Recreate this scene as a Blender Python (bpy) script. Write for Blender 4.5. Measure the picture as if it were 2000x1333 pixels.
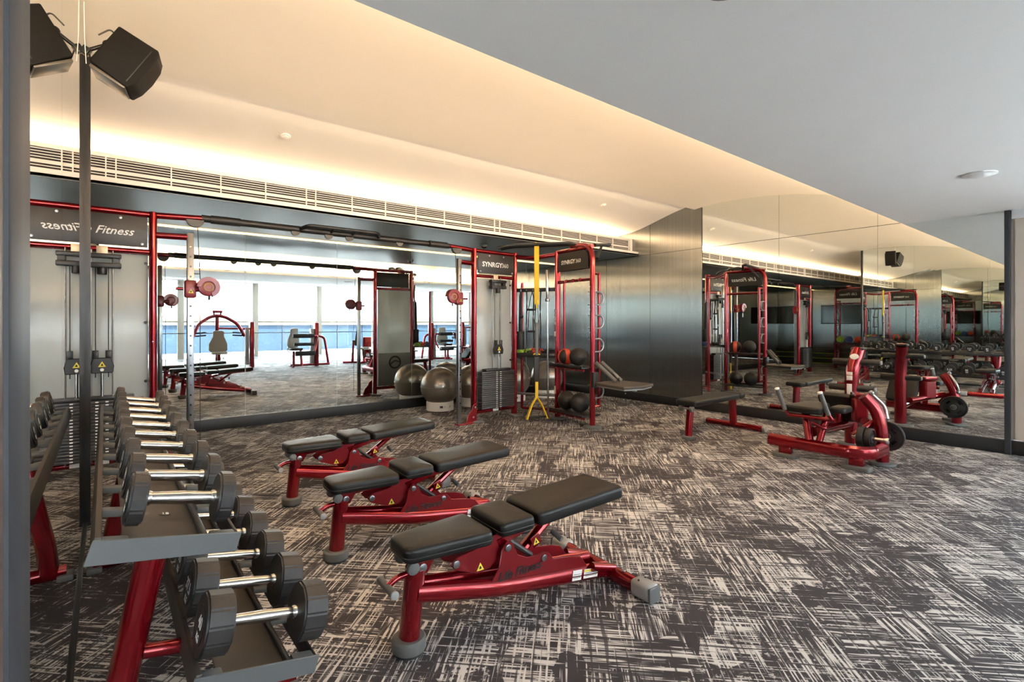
import bpy, bmesh, math, random
from mathutils import Vector, Matrix, Euler
random.seed(7)
sc = bpy.context.scene
for o in list(bpy.data.objects): bpy.data.objects.remove(o)
COL = sc.collection
PI = math.pi
def rad(a): return a*PI/180.0

# ------------------------------------------------------------------ camera
TH = math.atan(795/993.0)
cam = bpy.data.cameras.new('camera'); camo = bpy.data.objects.new('camera', cam); COL.objects.link(camo)
camo.location = (0, 0, 1.37); camo.rotation_euler = (rad(90), 0, -TH)
cam.sensor_width = 36.0; cam.lens = 993/2000*36.0; cam.shift_y = -34.5/2000; cam.clip_start = 0.02
sc.camera = camo
# ------------------------------------------------------------------ world, sun, exposure
sc.view_settings.view_transform = 'Standard'; sc.view_settings.look = 'None'
sc.view_settings.gamma = 1.0; sc.view_settings.use_curve_mapping = False
sc.view_settings.exposure = 1.97
w = bpy.data.worlds.new('world'); sc.world = w; w.use_nodes = True
bg = w.node_tree.nodes['Background']; bg.inputs[0].default_value = (0.80, 0.90, 1.0, 1); bg.inputs[1].default_value = 5.0
sun = bpy.data.lights.new('sun', 'SUN'); sun.energy = 13.0; sun.angle = rad(1.0); sun.color = (1, 0.96, 0.9)
suno = bpy.data.objects.new('sun', sun); COL.objects.link(suno); suno.rotation_euler = (rad(42), 0, rad(160))
sc.cycles.max_bounces = 14; sc.cycles.glossy_bounces = 10; sc.cycles.diffuse_bounces = 5; sc.cycles.transparent_max_bounces = 16
sc.cycles.caustics_reflective = True; sc.cycles.caustics_refractive = False
sc.cycles.sample_clamp_indirect = 6.0
def area(name, loc, rot, sx, sy, power, color, portal=False):
    l = bpy.data.lights.new(name, 'AREA'); l.shape = 'RECTANGLE'; l.size = sx; l.size_y = sy
    l.energy = power; l.color = color
    o = bpy.data.objects.new(name, l); COL.objects.link(o); o.location = loc; o.rotation_euler = rot
    if portal: l.cycles.is_portal = True
    return o
WARM = (1.0, 0.72, 0.455)
XM, YM, XL = 7.40, 7.50, -0.105      # right wall, far mirror, left mirror
area('window_portal', (5.6, -7.15, 1.5), (rad(-90), 0, 0), 11.4, 2.95, 1, (1, 1, 1), True)
area('window_portal', (11.45, -3.0, 1.5), (0, rad(90), 0), 2.95, 7.6, 1, (1, 1, 1), True)
area('cove_strip_soffit', (1.2, 6.05, 2.862), (rad(180+60), 0, 0), 12.2, 0.04, 36, WARM)
area('cove_strip_crest', (1.2, 4.30, 3.245), (rad(180+90), 0, PI), 12.2, 0.03, 22, WARM)
area('cove_strip_ceiling_edge', (3.6, 1.745, 2.612), (rad(140), 0, 0), 7.4, 0.03, 62, WARM)

# ------------------------------------------------------------------ materials
MATS = {}
def P(name, col, rough=0.5, metal=0.0, coat=0.0, spec=None, nz=0.0, nscale=20, bump=0.0, emis=None, aniso=0.0, croughs=0.05):
    if name in MATS: return MATS[name]
    m = bpy.data.materials.new(name); m.use_nodes = True; nt = m.node_tree
    b = nt.nodes['Principled BSDF']
    b.inputs['Base Color'].default_value = (*col, 1); b.inputs['Roughness'].default_value = rough
    b.inputs['Metallic'].default_value = metal
    if coat: b.inputs['Coat Weight'].default_value = coat; b.inputs['Coat Roughness'].default_value = croughs
    if spec is not None: b.inputs['Specular IOR Level'].default_value = spec
    if aniso: b.inputs['Anisotropic'].default_value = aniso
    if emis: b.inputs['Emission Color'].default_value = (*emis[0], 1); b.inputs['Emission Strength'].default_value = emis[1]
    tc = nt.nodes.new('ShaderNodeTexCoord'); n = nt.nodes.new('ShaderNodeTexNoise'); n.inputs['Scale'].default_value = nscale
    nt.links.new(tc.outputs['Object'], n.inputs['Vector'])
    if nz:
        mx = nt.nodes.new('ShaderNodeMix'); mx.data_type = 'RGBA'
        mx.inputs['A'].default_value = (*[c*(1-nz) for c in col], 1); mx.inputs['B'].default_value = (*[min(1, c*(1+nz)) for c in col], 1)
        nt.links.new(n.outputs['Fac'], mx.inputs['Factor']); nt.links.new(mx.outputs['Result'], b.inputs['Base Color'])
    if bump:
        bp = nt.nodes.new('ShaderNodeBump'); bp.inputs['Strength'].default_value = bump; bp.inputs['Distance'].default_value = 0.002
        nt.links.new(n.outputs['Fac'], bp.inputs['Height']); nt.links.new(bp.outputs['Normal'], b.inputs['Normal'])
    MATS[name] = m; return m
RED = P('candy_red_paint', (0.235, 0.001, 0.006), 0.22, 0.65, 0.6, nz=0.06, nscale=60)
RED2 = P('red_matte_plate', (0.20, 0.002, 0.006), 0.36, 0.4, 0.4, nz=0.08, nscale=40)
VINYL = P('black_vinyl', (0.0085, 0.0078, 0.0075), 0.40, 0, 0, spec=0.32, nz=0.12, nscale=180, bump=0.25)
GREYRUB = P('grey_rubber', (0.105, 0.105, 0.10), 0.55, nz=0.08, nscale=50)
BLACKRUB = P('black_rubber', (0.017, 0.0155, 0.0155), 0.5, nz=0.15, nscale=60)
URETH = P('dark_urethane', (0.024, 0.021, 0.0205), 0.46, nz=0.10, nscale=30)
BLACKM = P('black_metal', (0.025, 0.025, 0.027), 0.38, 0.3, nz=0.1)
DARKG = P('dark_grey_metal', (0.032, 0.030, 0.030), 0.40, 0.4, nz=0.08)
MIDG = P('mid_grey_paint', (0.105, 0.108, 0.11), 0.5, 0.1, nz=0.04)
BRONZE = P('bronze_grey_tray', (0.042, 0.033, 0.027), 0.5, 0.1, nz=0.06)
CHROME = P('chrome', (0.55, 0.53, 0.50), 0.2, 1.0, nz=0.03)
DARKSTEEL = P('dark_steel_rod', (0.22, 0.20, 0.19), 0.3, 0.9, nz=0.05)
STEEL = P('satin_steel', (0.30, 0.31, 0.33), 0.28, 1.0, nz=0.05)
SILVER = P('silver_plastic', (0.30, 0.30, 0.295), 0.4, 0.2, nz=0.04)
WHITE = P('white_paint', (0.90, 0.905, 0.91), 0.7, nz=0.02, nscale=3)
WHITEGLOSS = P('white_plastic', (0.78, 0.76, 0.72), 0.4, nz=0.03)
CREAM = P('cream_paint', (0.80, 0.76, 0.70), 0.6, nz=0.02, nscale=3)
def frost_mat():
    m = bpy.data.materials.new('frosted_acrylic'); m.use_nodes = True; nt = m.node_tree
    for n in list(nt.nodes): nt.nodes.remove(n)
    out = nt.nodes.new('ShaderNodeOutputMaterial'); d = nt.nodes.new('ShaderNodeBsdfDiffuse'); t = nt.nodes.new('ShaderNodeBsdfTranslucent'); g = nt.nodes.new('ShaderNodeBsdfGlossy')
    tc = nt.nodes.new('ShaderNodeTexCoord'); n = nt.nodes.new('ShaderNodeTexNoise'); n.inputs['Scale'].default_value = 2.0; nt.links.new(tc.outputs['Object'], n.inputs['Vector'])
    mx = nt.nodes.new('ShaderNodeMix'); mx.data_type = 'RGBA'; mx.inputs['A'].default_value = (0.76, 0.81, 0.80, 1); mx.inputs['B'].default_value = (0.86, 0.90, 0.89, 1); nt.links.new(n.outputs['Fac'], mx.inputs['Factor'])
    nt.links.new(mx.outputs['Result'], d.inputs['Color']); nt.links.new(mx.outputs['Result'], t.inputs['Color'])
    g.inputs['Roughness'].default_value = 0.16
    m1 = nt.nodes.new('ShaderNodeMixShader'); m1.inputs[0].default_value = 0.6; nt.links.new(d.outputs[0], m1.inputs[1]); nt.links.new(t.outputs[0], m1.inputs[2])
    f = nt.nodes.new('ShaderNodeFresnel'); f.inputs['IOR'].default_value = 1.5
    m2 = nt.nodes.new('ShaderNodeMixShader'); nt.links.new(f.outputs[0], m2.inputs[0]); nt.links.new(m1.outputs[0], m2.inputs[1]); nt.links.new(g.outputs[0], m2.inputs[2]); nt.links.new(m2.outputs[0], out.inputs[0])
    return m
FROST = frost_mat()
SIGN = P('sign_dark', (0.026, 0.024, 0.024), 0.45, nz=0.06)
PRINTW = P('white_print', (0.80, 0.80, 0.78), 0.6, nz=0.03)
PRINTK = P('black_print', (0.006, 0.003, 0.003), 0.6, nz=0.03)
YEL = P('yellow_label', (0.75, 0.60, 0.05), 0.5, nz=0.05)
YELWEB = P('yellow_webbing', (0.72, 0.48, 0.02), 0.65, nz=0.15, nscale=120)
BASEB = P('black_baseboard', (0.008, 0.008, 0.0095), 0.5, nz=0.1, nscale=5)
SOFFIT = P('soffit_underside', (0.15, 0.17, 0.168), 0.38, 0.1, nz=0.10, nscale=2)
PEARL = P('pearl_ball', (0.22, 0.195, 0.17), 0.32, 0.6, 0.4, nz=0.06, nscale=8)
DISC = P('disc_grey', (0.052, 0.051, 0.052), 0.4, 0.3, nz=0.06)
FRAMEG = P('blue_grey_frame', (0.026, 0.029, 0.035), 0.6, 0.0, nz=0.05, nscale=6)
WOODB = P('brown_wall', (0.10, 0.065, 0.05), 0.5, nz=0.08, nscale=6)
WOODL = P('pale_wood_wall', (0.55, 0.47, 0.40), 0.5, nz=0.06, nscale=8)
TAN = P('tan_vinyl', (0.30, 0.25, 0.19), 0.5, nz=0.06, nscale=40)
ORANGE = P('red_rubber', (0.65, 0.07, 0.03), 0.5, nz=0.08)
GREEN = P('green_rubber', (0.30, 0.55, 0.05), 0.5, nz=0.08)
BLUE = P('blue_rubber', (0.05, 0.10, 0.35), 0.5, nz=0.08)
PURPLE = P('purple_rubber', (0.25, 0.08, 0.30), 0.5, nz=0.08)
TVM = P('black_screen', (0.006, 0.006, 0.007), 0.25, 0, 0.3, nz=0.05)
LIGHTFLOOR = P('pale_floor', (0.27, 0.265, 0.255), 0.35, nz=0.08, nscale=3)
LEDM = P('warm_led', (1, 0.8, 0.5), 0.5, emis=((1.0, 0.66, 0.28), 0.75), nz=0.01)
PLATEL = P('sticker_white', (0.70, 0.68, 0.64), 0.5, nz=0.1, nscale=90)
FACADE = P('white_facade', (0.50, 0.50, 0.50), 0.7, nz=0.03, nscale=0.6)
PARAPET = P('tan_parapet', (0.16, 0.115, 0.075), 0.7, nz=0.08, nscale=2)
BGLASS = P('blue_glass', (0.014, 0.026, 0.045), 0.5, 0.0, spec=0.15, nz=0.3, nscale=0.7)
PULLEY = P('pulley_red_plastic', (0.22, 0.012, 0.02), 0.35, 0.1, 0.3, nz=0.05)
GOLD = P('gold_print', (0.5, 0.32, 0.08), 0.5, nz=0.05)

def mirror_mat():
    m = bpy.data.materials.new('mirror_glass'); m.use_nodes = True; nt = m.node_tree
    b = nt.nodes['Principled BSDF']; b.inputs['Metallic'].default_value = 1; b.inputs['Roughness'].default_value = 0.0
    tc = nt.nodes.new('ShaderNodeTexCoord'); n = nt.nodes.new('ShaderNodeTexNoise'); n.inputs['Scale'].default_value = 0.5
    r = nt.nodes.new('ShaderNodeMix'); r.data_type = 'RGBA'; r.inputs['A'].default_value = (0.84, 0.89, 0.87, 1); r.inputs['B'].default_value = (0.86, 0.90, 0.885, 1)
    nt.links.new(tc.outputs['Object'], n.inputs['Vector']); nt.links.new(n.outputs['Fac'], r.inputs['Factor']); nt.links.new(r.outputs['Result'], b.inputs['Base Color'])
    return m
MIRROR = mirror_mat()
def glass_mat():
    m = bpy.data.materials.new('window_glass'); m.use_nodes = True; nt = m.node_tree
    for n in list(nt.nodes): nt.nodes.remove(n)
    out = nt.nodes.new('ShaderNodeOutputMaterial'); t = nt.nodes.new('ShaderNodeBsdfTransparent'); g = nt.nodes.new('ShaderNodeBsdfGlossy')
    g.inputs['Roughness'].default_value = 0.02; t.inputs['Color'].default_value = (0.93, 0.96, 0.96, 1)
    f = nt.nodes.new('ShaderNodeFresnel'); f.inputs['IOR'].default_value = 1.45
    mx = nt.nodes.new('ShaderNodeMixShader'); nt.links.new(f.outputs[0], mx.inputs[0]); nt.links.new(t.outputs[0], mx.inputs[1]); nt.links.new(g.outputs[0], mx.inputs[2])
    nt.links.new(mx.outputs[0], out.inputs[0]); return m
GLASS = glass_mat()
def panel_mat():
    m = bpy.data.materials.new('fluted_dark_metal'); m.use_nodes = True; nt = m.node_tree
    b = nt.nodes['Principled BSDF']; nt.nodes.remove(b); out = nt.nodes['Material Output']
    g = nt.nodes.new('ShaderNodeBsdfAnisotropic'); g.inputs['Roughness'].default_value = 0.25; g.inputs['Anisotropy'].default_value = 0.78
    tg = nt.nodes.new('ShaderNodeCombineXYZ'); tg.inputs[2].default_value = 1.0; nt.links.new(tg.outputs[0], g.inputs['Tangent'])
    tc = nt.nodes.new('ShaderNodeTexCoord'); mp = nt.nodes.new('ShaderNodeMapping'); mp.inputs['Scale'].default_value = (1, 60, 0.05)
    n = nt.nodes.new('ShaderNodeTexNoise'); n.inputs['Scale'].default_value = 1.0
    nt.links.new(tc.outputs['Object'], mp.inputs['Vector']); nt.links.new(mp.outputs['Vector'], n.inputs['Vector'])
    mx = nt.nodes.new('ShaderNodeMix'); mx.data_type = 'RGBA'; mx.inputs['A'].default_value = (0.19, 0.20, 0.195, 1); mx.inputs['B'].default_value = (0.33, 0.34, 0.325, 1)
    nt.links.new(n.outputs['Fac'], mx.inputs['Factor']); nt.links.new(mx.outputs['Result'], g.inputs['Color'])
    nt.links.new(g.outputs[0], out.inputs[0])
    return m
PANEL = panel_mat()
def carpet_mat():
    m = bpy.data.materials.new('hatched_carpet'); m.use_nodes = True; nt = m.node_tree; N = nt.nodes; L = nt.links
    b = N['Principled BSDF']; b.inputs['Roughness'].default_value = 0.75; b.inputs['Specular IOR Level'].default_value = 0.25
    tc = N.new('ShaderNodeTexCoord')
    rot = N.new('ShaderNodeMapping'); rot.inputs['Rotation'].default_value = (0, 0, rad(45)); L.new(tc.outputs['Object'], rot.inputs['Vector'])
    def noise(scale, detail=2.0, rough=0.5):
        mp = N.new('ShaderNodeMapping'); mp.inputs['Scale'].default_value = scale; L.new(rot.outputs['Vector'], mp.inputs['Vector'])
        n = N.new('ShaderNodeTexNoise'); n.inputs['Scale'].default_value = 1.0; n.inputs['Detail'].default_value = detail; n.inputs['Roughness'].default_value = rough
        L.new(mp.outputs['Vector'], n.inputs['Vector']); return n.outputs['Fac']
    def math_(op, a, c, clamp=False):
        k = N.new('ShaderNodeMath'); k.operation = op; k.use_clamp = clamp
        for i, v in enumerate((a, c)):
            if isinstance(v, (int, float)): k.inputs[i].default_value = v
            else: L.new(v, k.inputs[i])
        return k.outputs[0]
    # patches: triangles and diamonds with their own hatch density
    vmap = N.new('ShaderNodeMapping'); vmap.inputs['Scale'].default_value = (4.2, 3.4, 1); vmap.inputs['Rotation'].default_value = (0, 0, rad(20)); L.new(rot.outputs['Vector'], vmap.inputs['Vector'])
    v = N.new('ShaderNodeTexVoronoi'); v.distance = 'MANHATTAN'; v.inputs['Scale'].default_value = 1.0; v.inputs['Randomness'].default_value = 0.55
    L.new(vmap.outputs['Vector'], v.inputs['Vector'])
    sep = N.new('ShaderNodeSeparateColor'); L.new(v.outputs['Color'], sep.inputs[0])
    def layer(fac, cell, lo, hi):
        thr = math_('ADD', math_('MULTIPLY', cell, hi-lo), lo)
        return math_('MULTIPLY', math_('SUBTRACT', fac, thr), 16.0, True)
    A = layer(noise((3.6, 84, 1), 2.0, 0.55), sep.outputs[0], 0.47, 0.635)
    B = layer(noise((78, 3.4, 1), 2.0, 0.55), sep.outputs[1], 0.48, 0.64)
    mxx = math_('MAXIMUM', A, B)
    # solid worn flecks through both hatches
    Cc = layer(noise((26, 30, 1), 3.0, 0.7), sep.outputs[2], 0.52, 0.80)
    mxx = math_('MAXIMUM', mxx, math_('MULTIPLY', Cc, 0.8))
    cut = layer(noise((2.0, 48, 1), 1.0, 0.5), sep.outputs[1], 0.60, 0.56)
    mxx = math_('MULTIPLY', mxx, math_('SUBTRACT', 1.0, math_('MULTIPLY', cut, 0.9)))
    cut2 = layer(noise((60, 2.4, 1), 1.0, 0.5), sep.outputs[0], 0.58, 0.54)
    mxx = math_('MULTIPLY', mxx, math_('SUBTRACT', 1.0, math_('MULTIPLY', cut2, 0.85)))
    pile = noise((300, 300, 300), 1.0)
    mix = N.new('ShaderNodeMix'); mix.data_type = 'RGBA'; mix.inputs['A'].default_value = (0.047, 0.041, 0.0455, 1); mix.inputs['B'].default_value = (0.60, 0.57, 0.54, 1)
    L.new(mxx, mix.inputs['Factor'])
    m2 = N.new('ShaderNodeMix'); m2.data_type = 'RGBA'; m2.blend_type = 'MULTIPLY'; m2.inputs['Factor'].default_value = 0.5
    L.new(mix.outputs['Result'], m2.inputs['A'])
    cr = N.new('ShaderNodeMapRange'); cr.inputs['To Min'].default_value = 0.6; cr.inputs['To Max'].default_value = 1.5; L.new(pile, cr.inputs['Value'])
    L.new(cr.outputs[0], m2.inputs['B']); L.new(m2.outputs['Result'], b.inputs['Base Color'])
    bp = N.new('ShaderNodeBump'); bp.inputs['Strength'].default_value = 0.3; bp.inputs['Distance'].default_value = 0.003
    L.new(pile, bp.inputs['Height']); L.new(bp.outputs['Normal'], b.inputs['Normal'])
    return m
CARPET = carpet_mat()

# ------------------------------------------------------------------ mesh helpers
class MB:
    def __init__(s): s.bm = bmesh.new()
    def merge(s, bm2, mat=None):
        if mat is not None: bmesh.ops.transform(bm2, matrix=mat, verts=bm2.verts)
        me = bpy.data.meshes.new('tmp'); bm2.to_mesh(me); s.bm.from_mesh(me); bpy.data.meshes.remove(me); bm2.free(); return s
    def box(s, c, size, bev=0.0, seg=2, rot=None):
        b = bmesh.new(); bmesh.ops.create_cube(b, size=1.0); bmesh.ops.scale(b, vec=size, verts=b.verts)
        if bev: bmesh.ops.bevel(b, geom=b.edges[:], offset=min(bev, min(size)*0.49), segments=seg, affect='EDGES', profile=0.5)
        m = Matrix.Translation(c)
        if rot is not None: m = m @ Euler(rot).to_matrix().to_4x4()
        return s.merge(b, m)
    def span(s, p0, p1, bev=0.0, seg=2):
        c = [(a+b)/2 for a, b in zip(p0, p1)]; return s.box(c, [abs(b-a) for a, b in zip(p0, p1)], bev, seg)
    def cyl(s, p0, p1, r, seg=20, r2=None, bev=0.0):
        p0 = Vector(p0); p1 = Vector(p1); d = p1-p0; b = bmesh.new()
        bmesh.ops.create_cone(b, cap_ends=True, segments=seg, radius1=r, radius2=r if r2 is None else r2, depth=d.length)
        if bev:
            ed = [e for e in b.edges if any(len(f.verts) > 4 for f in e.link_faces)]
            bmesh.ops.bevel(b, geom=ed, offset=bev, segments=2, affect='EDGES', profile=0.5)
        return s.merge(b, Matrix.Translation((p0+p1)/2) @ d.to_track_quat('Z', 'Y').to_matrix().to_4x4())
    def tube(s, pts, r, seg=14, ry=None, bend=0.0, up=(0, 0, 1), cap=True, closed=False, nb=6):
        pts = [Vector(p) for p in pts]
        if bend:
            q = [pts[0]]
            for i in range(1, len(pts)-1):
                a, b, c = pts[i-1], pts[i], pts[i+1]; d1 = (a-b); d2 = (c-b); k = min(bend, d1.length*0.48, d2.length*0.48)
                s0 = b+d1.normalized()*k; s1 = b+d2.normalized()*k
                for j in range(nb+1):
                    t = j/nb; q.append(s0*(1-t)**2 + b*2*t*(1-t) + s1*t*t)
            q.append(pts[-1]); pts = q
        n = len(pts); rings = []; upv = Vector(up)
        for i, p in enumerate(pts):
            if closed: t = (pts[(i+1) % n]-pts[i-1])
            else: t = pts[min(i+1, n-1)]-pts[max(i-1, 0)]
            t.normalize(); x = t.cross(upv)
            if x.length < 1e-4: x = t.cross(Vector((0, 1, 0)) if abs(t.y) < 0.9 else Vector((1, 0, 0)))
            x.normalize(); y = x.cross(t).normalized()
            rings.append([s.bm.verts.new(p + x*r*math.cos(2*PI*k/seg) + y*(ry or r)*math.sin(2*PI*k/seg)) for k in range(seg)])
        m = n if closed else n-1
        for i in range(m):
            a, b = rings[i], rings[(i+1) % n]
            for k in range(seg): s.bm.faces.new((a[k], a[(k+1) % seg], b[(k+1) % seg], b[k]))
        if cap and not closed: s.bm.faces.new(rings[0][::-1]); s.bm.faces.new(rings[-1])
        return s
    def sphere(s, c, r, seg=24, scale=(1, 1, 1)):
        b = bmesh.new(); bmesh.ops.create_uvsphere(b, u_segments=seg, v_segments=seg//2, radius=r); bmesh.ops.scale(b, vec=scale, verts=b.verts)
        return s.merge(b, Matrix.Translation(c))
    def lathe(s, prof, seg=28, mat=None):       # prof: (r, z); around z
        b = bmesh.new(); rings = []
        for r, z in prof:
            rings.append([b.verts.new((max(r, 1e-4)*math.cos(2*PI*k/seg), max(r, 1e-4)*math.sin(2*PI*k/seg), z)) for k in range(seg)])
        for a, c in zip(rings, rings[1:]):
            for k in range(seg): b.faces.new((a[k], a[(k+1) % seg], c[(k+1) % seg], c[k]))
        b.faces.new(rings[0][::-1]); b.faces.new(rings[-1])
        return s.merge(b, mat)
    def prism(s, poly, t0, t1, mat=None, bev=0.0):        # poly in (x, z), extruded along y
        b = bmesh.new(); A = [b.verts.new((x, t0, z)) for x, z in poly]; B = [b.verts.new((x, t1, z)) for x, z in poly]; n = len(poly)
        b.faces.new(A); b.faces.new(B[::-1])
        for i in range(n): b.faces.new((A[i], B[i], B[(i+1) % n], A[(i+1) % n]))
        bmesh.ops.recalc_face_normals(b, faces=b.faces[:])
        if bev: bmesh.ops.bevel(b, geom=b.edges[:], offset=bev, segments=1, affect='EDGES')
        return s.merge(b, mat)
    def pad(s, outline, z0, z1, r=0.02, mat=None):
        n = len(outline); cs = [Vector((x, y)) for x, y in outline]; nor = []
        for i in range(n):
            e1 = (cs[i]-cs[i-1]).normalized(); e2 = (cs[(i+1) % n]-cs[i]).normalized()
            n1 = Vector((-e1.y, e1.x)); n2 = Vector((-e2.y, e2.x)); k = (n1+n2); k = k/max(0.3, k.dot(n1)); nor.append(k)
        prof = []
        for j in range(5):
            a = j/4*PI/2; prof.append((r*0.6*(1-math.sin(a)), z0+r*0.6*(1-math.cos(a))))
        for j in range(5):
            a = j/4*PI/2; prof.append((r*(1-math.cos(a)), z1-r*(1-math.sin(a))))
        b = bmesh.new(); rings = [[b.verts.new((*(cs[i]+nor[i]*ins), z)) for i in range(n)] for ins, z in prof]
        cen = sum(cs, Vector((0, 0)))/n
        for f, dz in ((0.12, 0.05), (0.35, 0.12), (0.7, 0.16)):
            rings.append([b.verts.new((*((cs[i]+nor[i]*r).lerp(cen, f)), z1+r*dz)) for i in range(n)])
        for a, c in zip(rings, rings[1:]):
            for k in range(n): b.faces.new((a[k], a[(k+1) % n], c[(k+1) % n], c[k]))
        b.faces.new(rings[0][::-1]); b.faces.new(rings[-1])
        return s.merge(b, mat)
    def build(s, name, mat, parent=None, smooth=38):
        bmesh.ops.recalc_face_normals(s.bm, faces=s.bm.faces[:])
        me = bpy.data.meshes.new(name); s.bm.to_mesh(me); s.bm.free(); me.materials.append(mat)
        me.shade_smooth(); me.set_sharp_from_angle(angle=rad(smooth))
        o = bpy.data.objects.new(name, me); COL.objects.link(o)
        if parent is not None: o.parent = parent
        return o
def rrect(x0, x1, y0a, y1a, y0b, y1b, r=0.03, n=5):      # rounded quad, ends may differ in width
    c = [(x0, y0a), (x1, y0b), (x1, y1b), (x0, y1a)]; out = []
    for i in range(4):
        p = Vector(c[i]); a = Vector(c[i-1])-p; b = Vector(c[(i+1) % 4])-p; s0 = p+a.normalized()*r; s1 = p+b.normalized()*r
        for j in range(n+1):
            t = j/n; q = s0*(1-t)**2+p*2*t*(1-t)+s1*t*t; out.append((q.x, q.y))
    return out
def thing(name, label, cat, loc=(0, 0, 0), rz=0.0, group=None):
    o = bpy.data.objects.new(name, None); COL.objects.link(o); o.location = loc; o.rotation_euler = (0, 0, rz); o.empty_display_size = 0.1
    return tag(o, label, cat, group)
def tag(o, label, cat, group=None):
    o['label'] = label; o['category'] = cat
    if group: o['group'] = group
    return o
def struct(o): o['kind'] = 'structure'; return o
def copy_tree(o, parent=None):
    c = o.copy(); COL.objects.link(c); c.parent = parent
    for ch in o.children: copy_tree(ch, c)
    return c
def dup(o, mesh_parent, loc, rot=None):
    c = o.copy(); COL.objects.link(c); c.parent = mesh_parent; c.location = loc
    if rot is not None: c.rotation_euler = rot
    return c
TXT = {}
def text(name, body, size, mat, parent, loc, rot, shear=0.0, ext=0.0008, align='CENTER', off=0.0):
    key = (body, size, mat.name, shear, off)
    if key not in TXT:
        cu = bpy.data.curves.new('t', 'FONT'); cu.body = body; cu.size = size; cu.shear = shear; cu.extrude = ext; cu.align_x = align; cu.align_y = 'CENTER'; cu.offset = off; cu.resolution_u = 2
        to = bpy.data.objects.new('t', cu); COL.objects.link(to)
        dg = bpy.context.evaluated_depsgraph_get(); me = bpy.data.meshes.new_from_object(to.evaluated_get(dg)); bpy.data.objects.remove(to)
        me.materials.clear(); me.materials.append(mat); TXT[key] = me
    o = bpy.data.objects.new(name, TXT[key]); COL.objects.link(o); o.parent = parent; o.location = loc; o.rotation_euler = rot; return o
FRONT = (rad(90), 0, 0)       # text facing -y

# ================================================================== SETTING
X0, X1 = -5.0, 11.5
YW = -7.2
struct(MB().span((X0, -4.0, -0.1), (X1, YM+0.1, 0.0)).build('floor', CARPET))
struct(MB().span((X0, YW, -0.1), (X1, -4.0, 0.004)).build('floor', LIGHTFLOOR))
# --- far mirror wall
wf = struct(MB().span((X0, YM+0.012, 0), (XM+0.2, YM+0.2, 3.4)).build('wall_far', P('mirror_edge_grey', (0.80, 0.80, 0.78), 0.4, nz=0.03)))
xs = [-5.0, -4.665, -3.441, -2.216, -0.992, 0.233, 1.4575, 2.682, 3.907, 5.131, 6.356, XM]
for a, b in zip(xs, xs[1:]):
    MB().span((a+0.0025, YM, 0.14), (b-0.0025, YM+0.01, 2.575)).build('mirror_panel', MIRROR, wf)
struct(MB().span((X0, YM-0.03, 0), (XM, YM+0.005, 0.145), 0.004).build('baseboard_far', BASEB))
# warm light slot where the mirror meets the soffit
MB().span((X0, YM-0.06, 2.56), (XM, YM-0.012, 2.572)).build('light_slot', LEDM, wf)
# --- right wall: fluted metal panels, then mirror panels, then pale wood
wr = struct(MB().span((XM+0.012, 0.90, 0), (XM+0.25, YM+0.2, 3.4)).build('wall_right', P('wall_core_grey', (0.05, 0.05, 0.05), 0.6, nz=0.03)))
YP = 4.414
for a, b in ((YP, 5.393), (5.393, 6.375), (6.375, YM)):
    for z0, z1 in ((0.14, 2.563), (2.569, 3.38)):
        MB().span((XM-0.012, a+0.004, z0), (XM+0.01, b-0.004, z1)).build('metal_panel', PANEL, wr)
for a, b in ((0.93, 2.066), (2.066, 3.236), (3.236, YP-0.004)):
    for z0, z1 in ((0.14, 2.563), (2.569, 3.38)):
        MB().span((XM, a+0.0015, z0), (XM+0.01, b-0.0015, z1)).build('mirror_panel', MIRROR, wr)
struct(MB().span((XM-0.035, 0.93, 0), (XM+0.005, YM, 0.145), 0.004).build('baseboard_right', BASEB))
MB().span((XM-0.05, 0.89, 0), (XM+0.03, 0.935, 2.55), 0.003).build('end_frame', FRAMEG, wr)
wr2 = struct(MB().span((XM+0.02, 0.24, 0.15), (XM+0.25, 0.89, 2.60)).build('wall_right', WOODL))
for k in range(3):
    MB().span((XM+0.005, 0.89-0.03-0.21*k-0.20, 0.15), (XM+0.021, 0.89-0.03-0.21*k, 2.46)).build('panel', WOODL, wr2)
MB().span((XM-0.02, 0.24, 2.46), (XM+0.021, 0.885, 2.55), 0.004).build('head_trim', WHITE, wr2)
struct(MB().span((XM-0.02, 0.24, 0), (XM+0.03, 0.885, 0.145), 0.004).build('baseboard_right', BASEB))
struct(MB().span((XM+0.26, 0.90, 0), (X1, 1.05, 3.0)).build('wall_recess', WHITE))
# --- left wall: mirror panels and end frames
YPOST = 4.49
wl = struct(MB().span((XL-0.25, 0.70, 0), (XL-0.012, YPOST, 3.38)).build('wall_left', P('wall_core_light', (0.42, 0.42, 0.40), 0.5, nz=0.03)))
for a, b in ((0.72, 2.12), (2.12, 3.43), (3.43, YPOST-0.004)):
    MB().span((XL-0.01, a+0.0015, 0.015), (XL, b-0.0015, 3.21)).build('mirror_panel', MIRROR, wl)
struct(MB().span((XL-0.005, 0.72, 0), (XL+0.012, YPOST, 0.024), 0.003).build('baseboard_left', BASEB))
MB().span((XL-0.1, 0.577, 0), (-0.06, 0.72, 2.55), 0.004).build('end_frame', FRAMEG, wl)
struct(MB().span((XL-0.25, YW, 0), (-0.064, 0.576, 3.0)).build('wall_left', WOODB))
struct(MB().span((XL-0.25, YPOST-0.06, 0), (X0, YPOST, 3.38)).build('wall_side_bay', P('bay_wall_grey', (0.30, 0.30, 0.30), 0.5, nz=0.04)))
# side bay end wall: dark metal panels
wb = struct(MB().span((X0-0.2, YPOST, 0), (X0-0.012, YM+0.2, 3.4)).build('wall_bay_end', BLACKM))
for k in range(3):
    MB().span((X0-0.01, YPOST+1.0*k+0.002, 0.14), (X0, YPOST+1.0*(k+1)-0.002, 3.38)).build('metal_panel', PANEL, wb)
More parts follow.
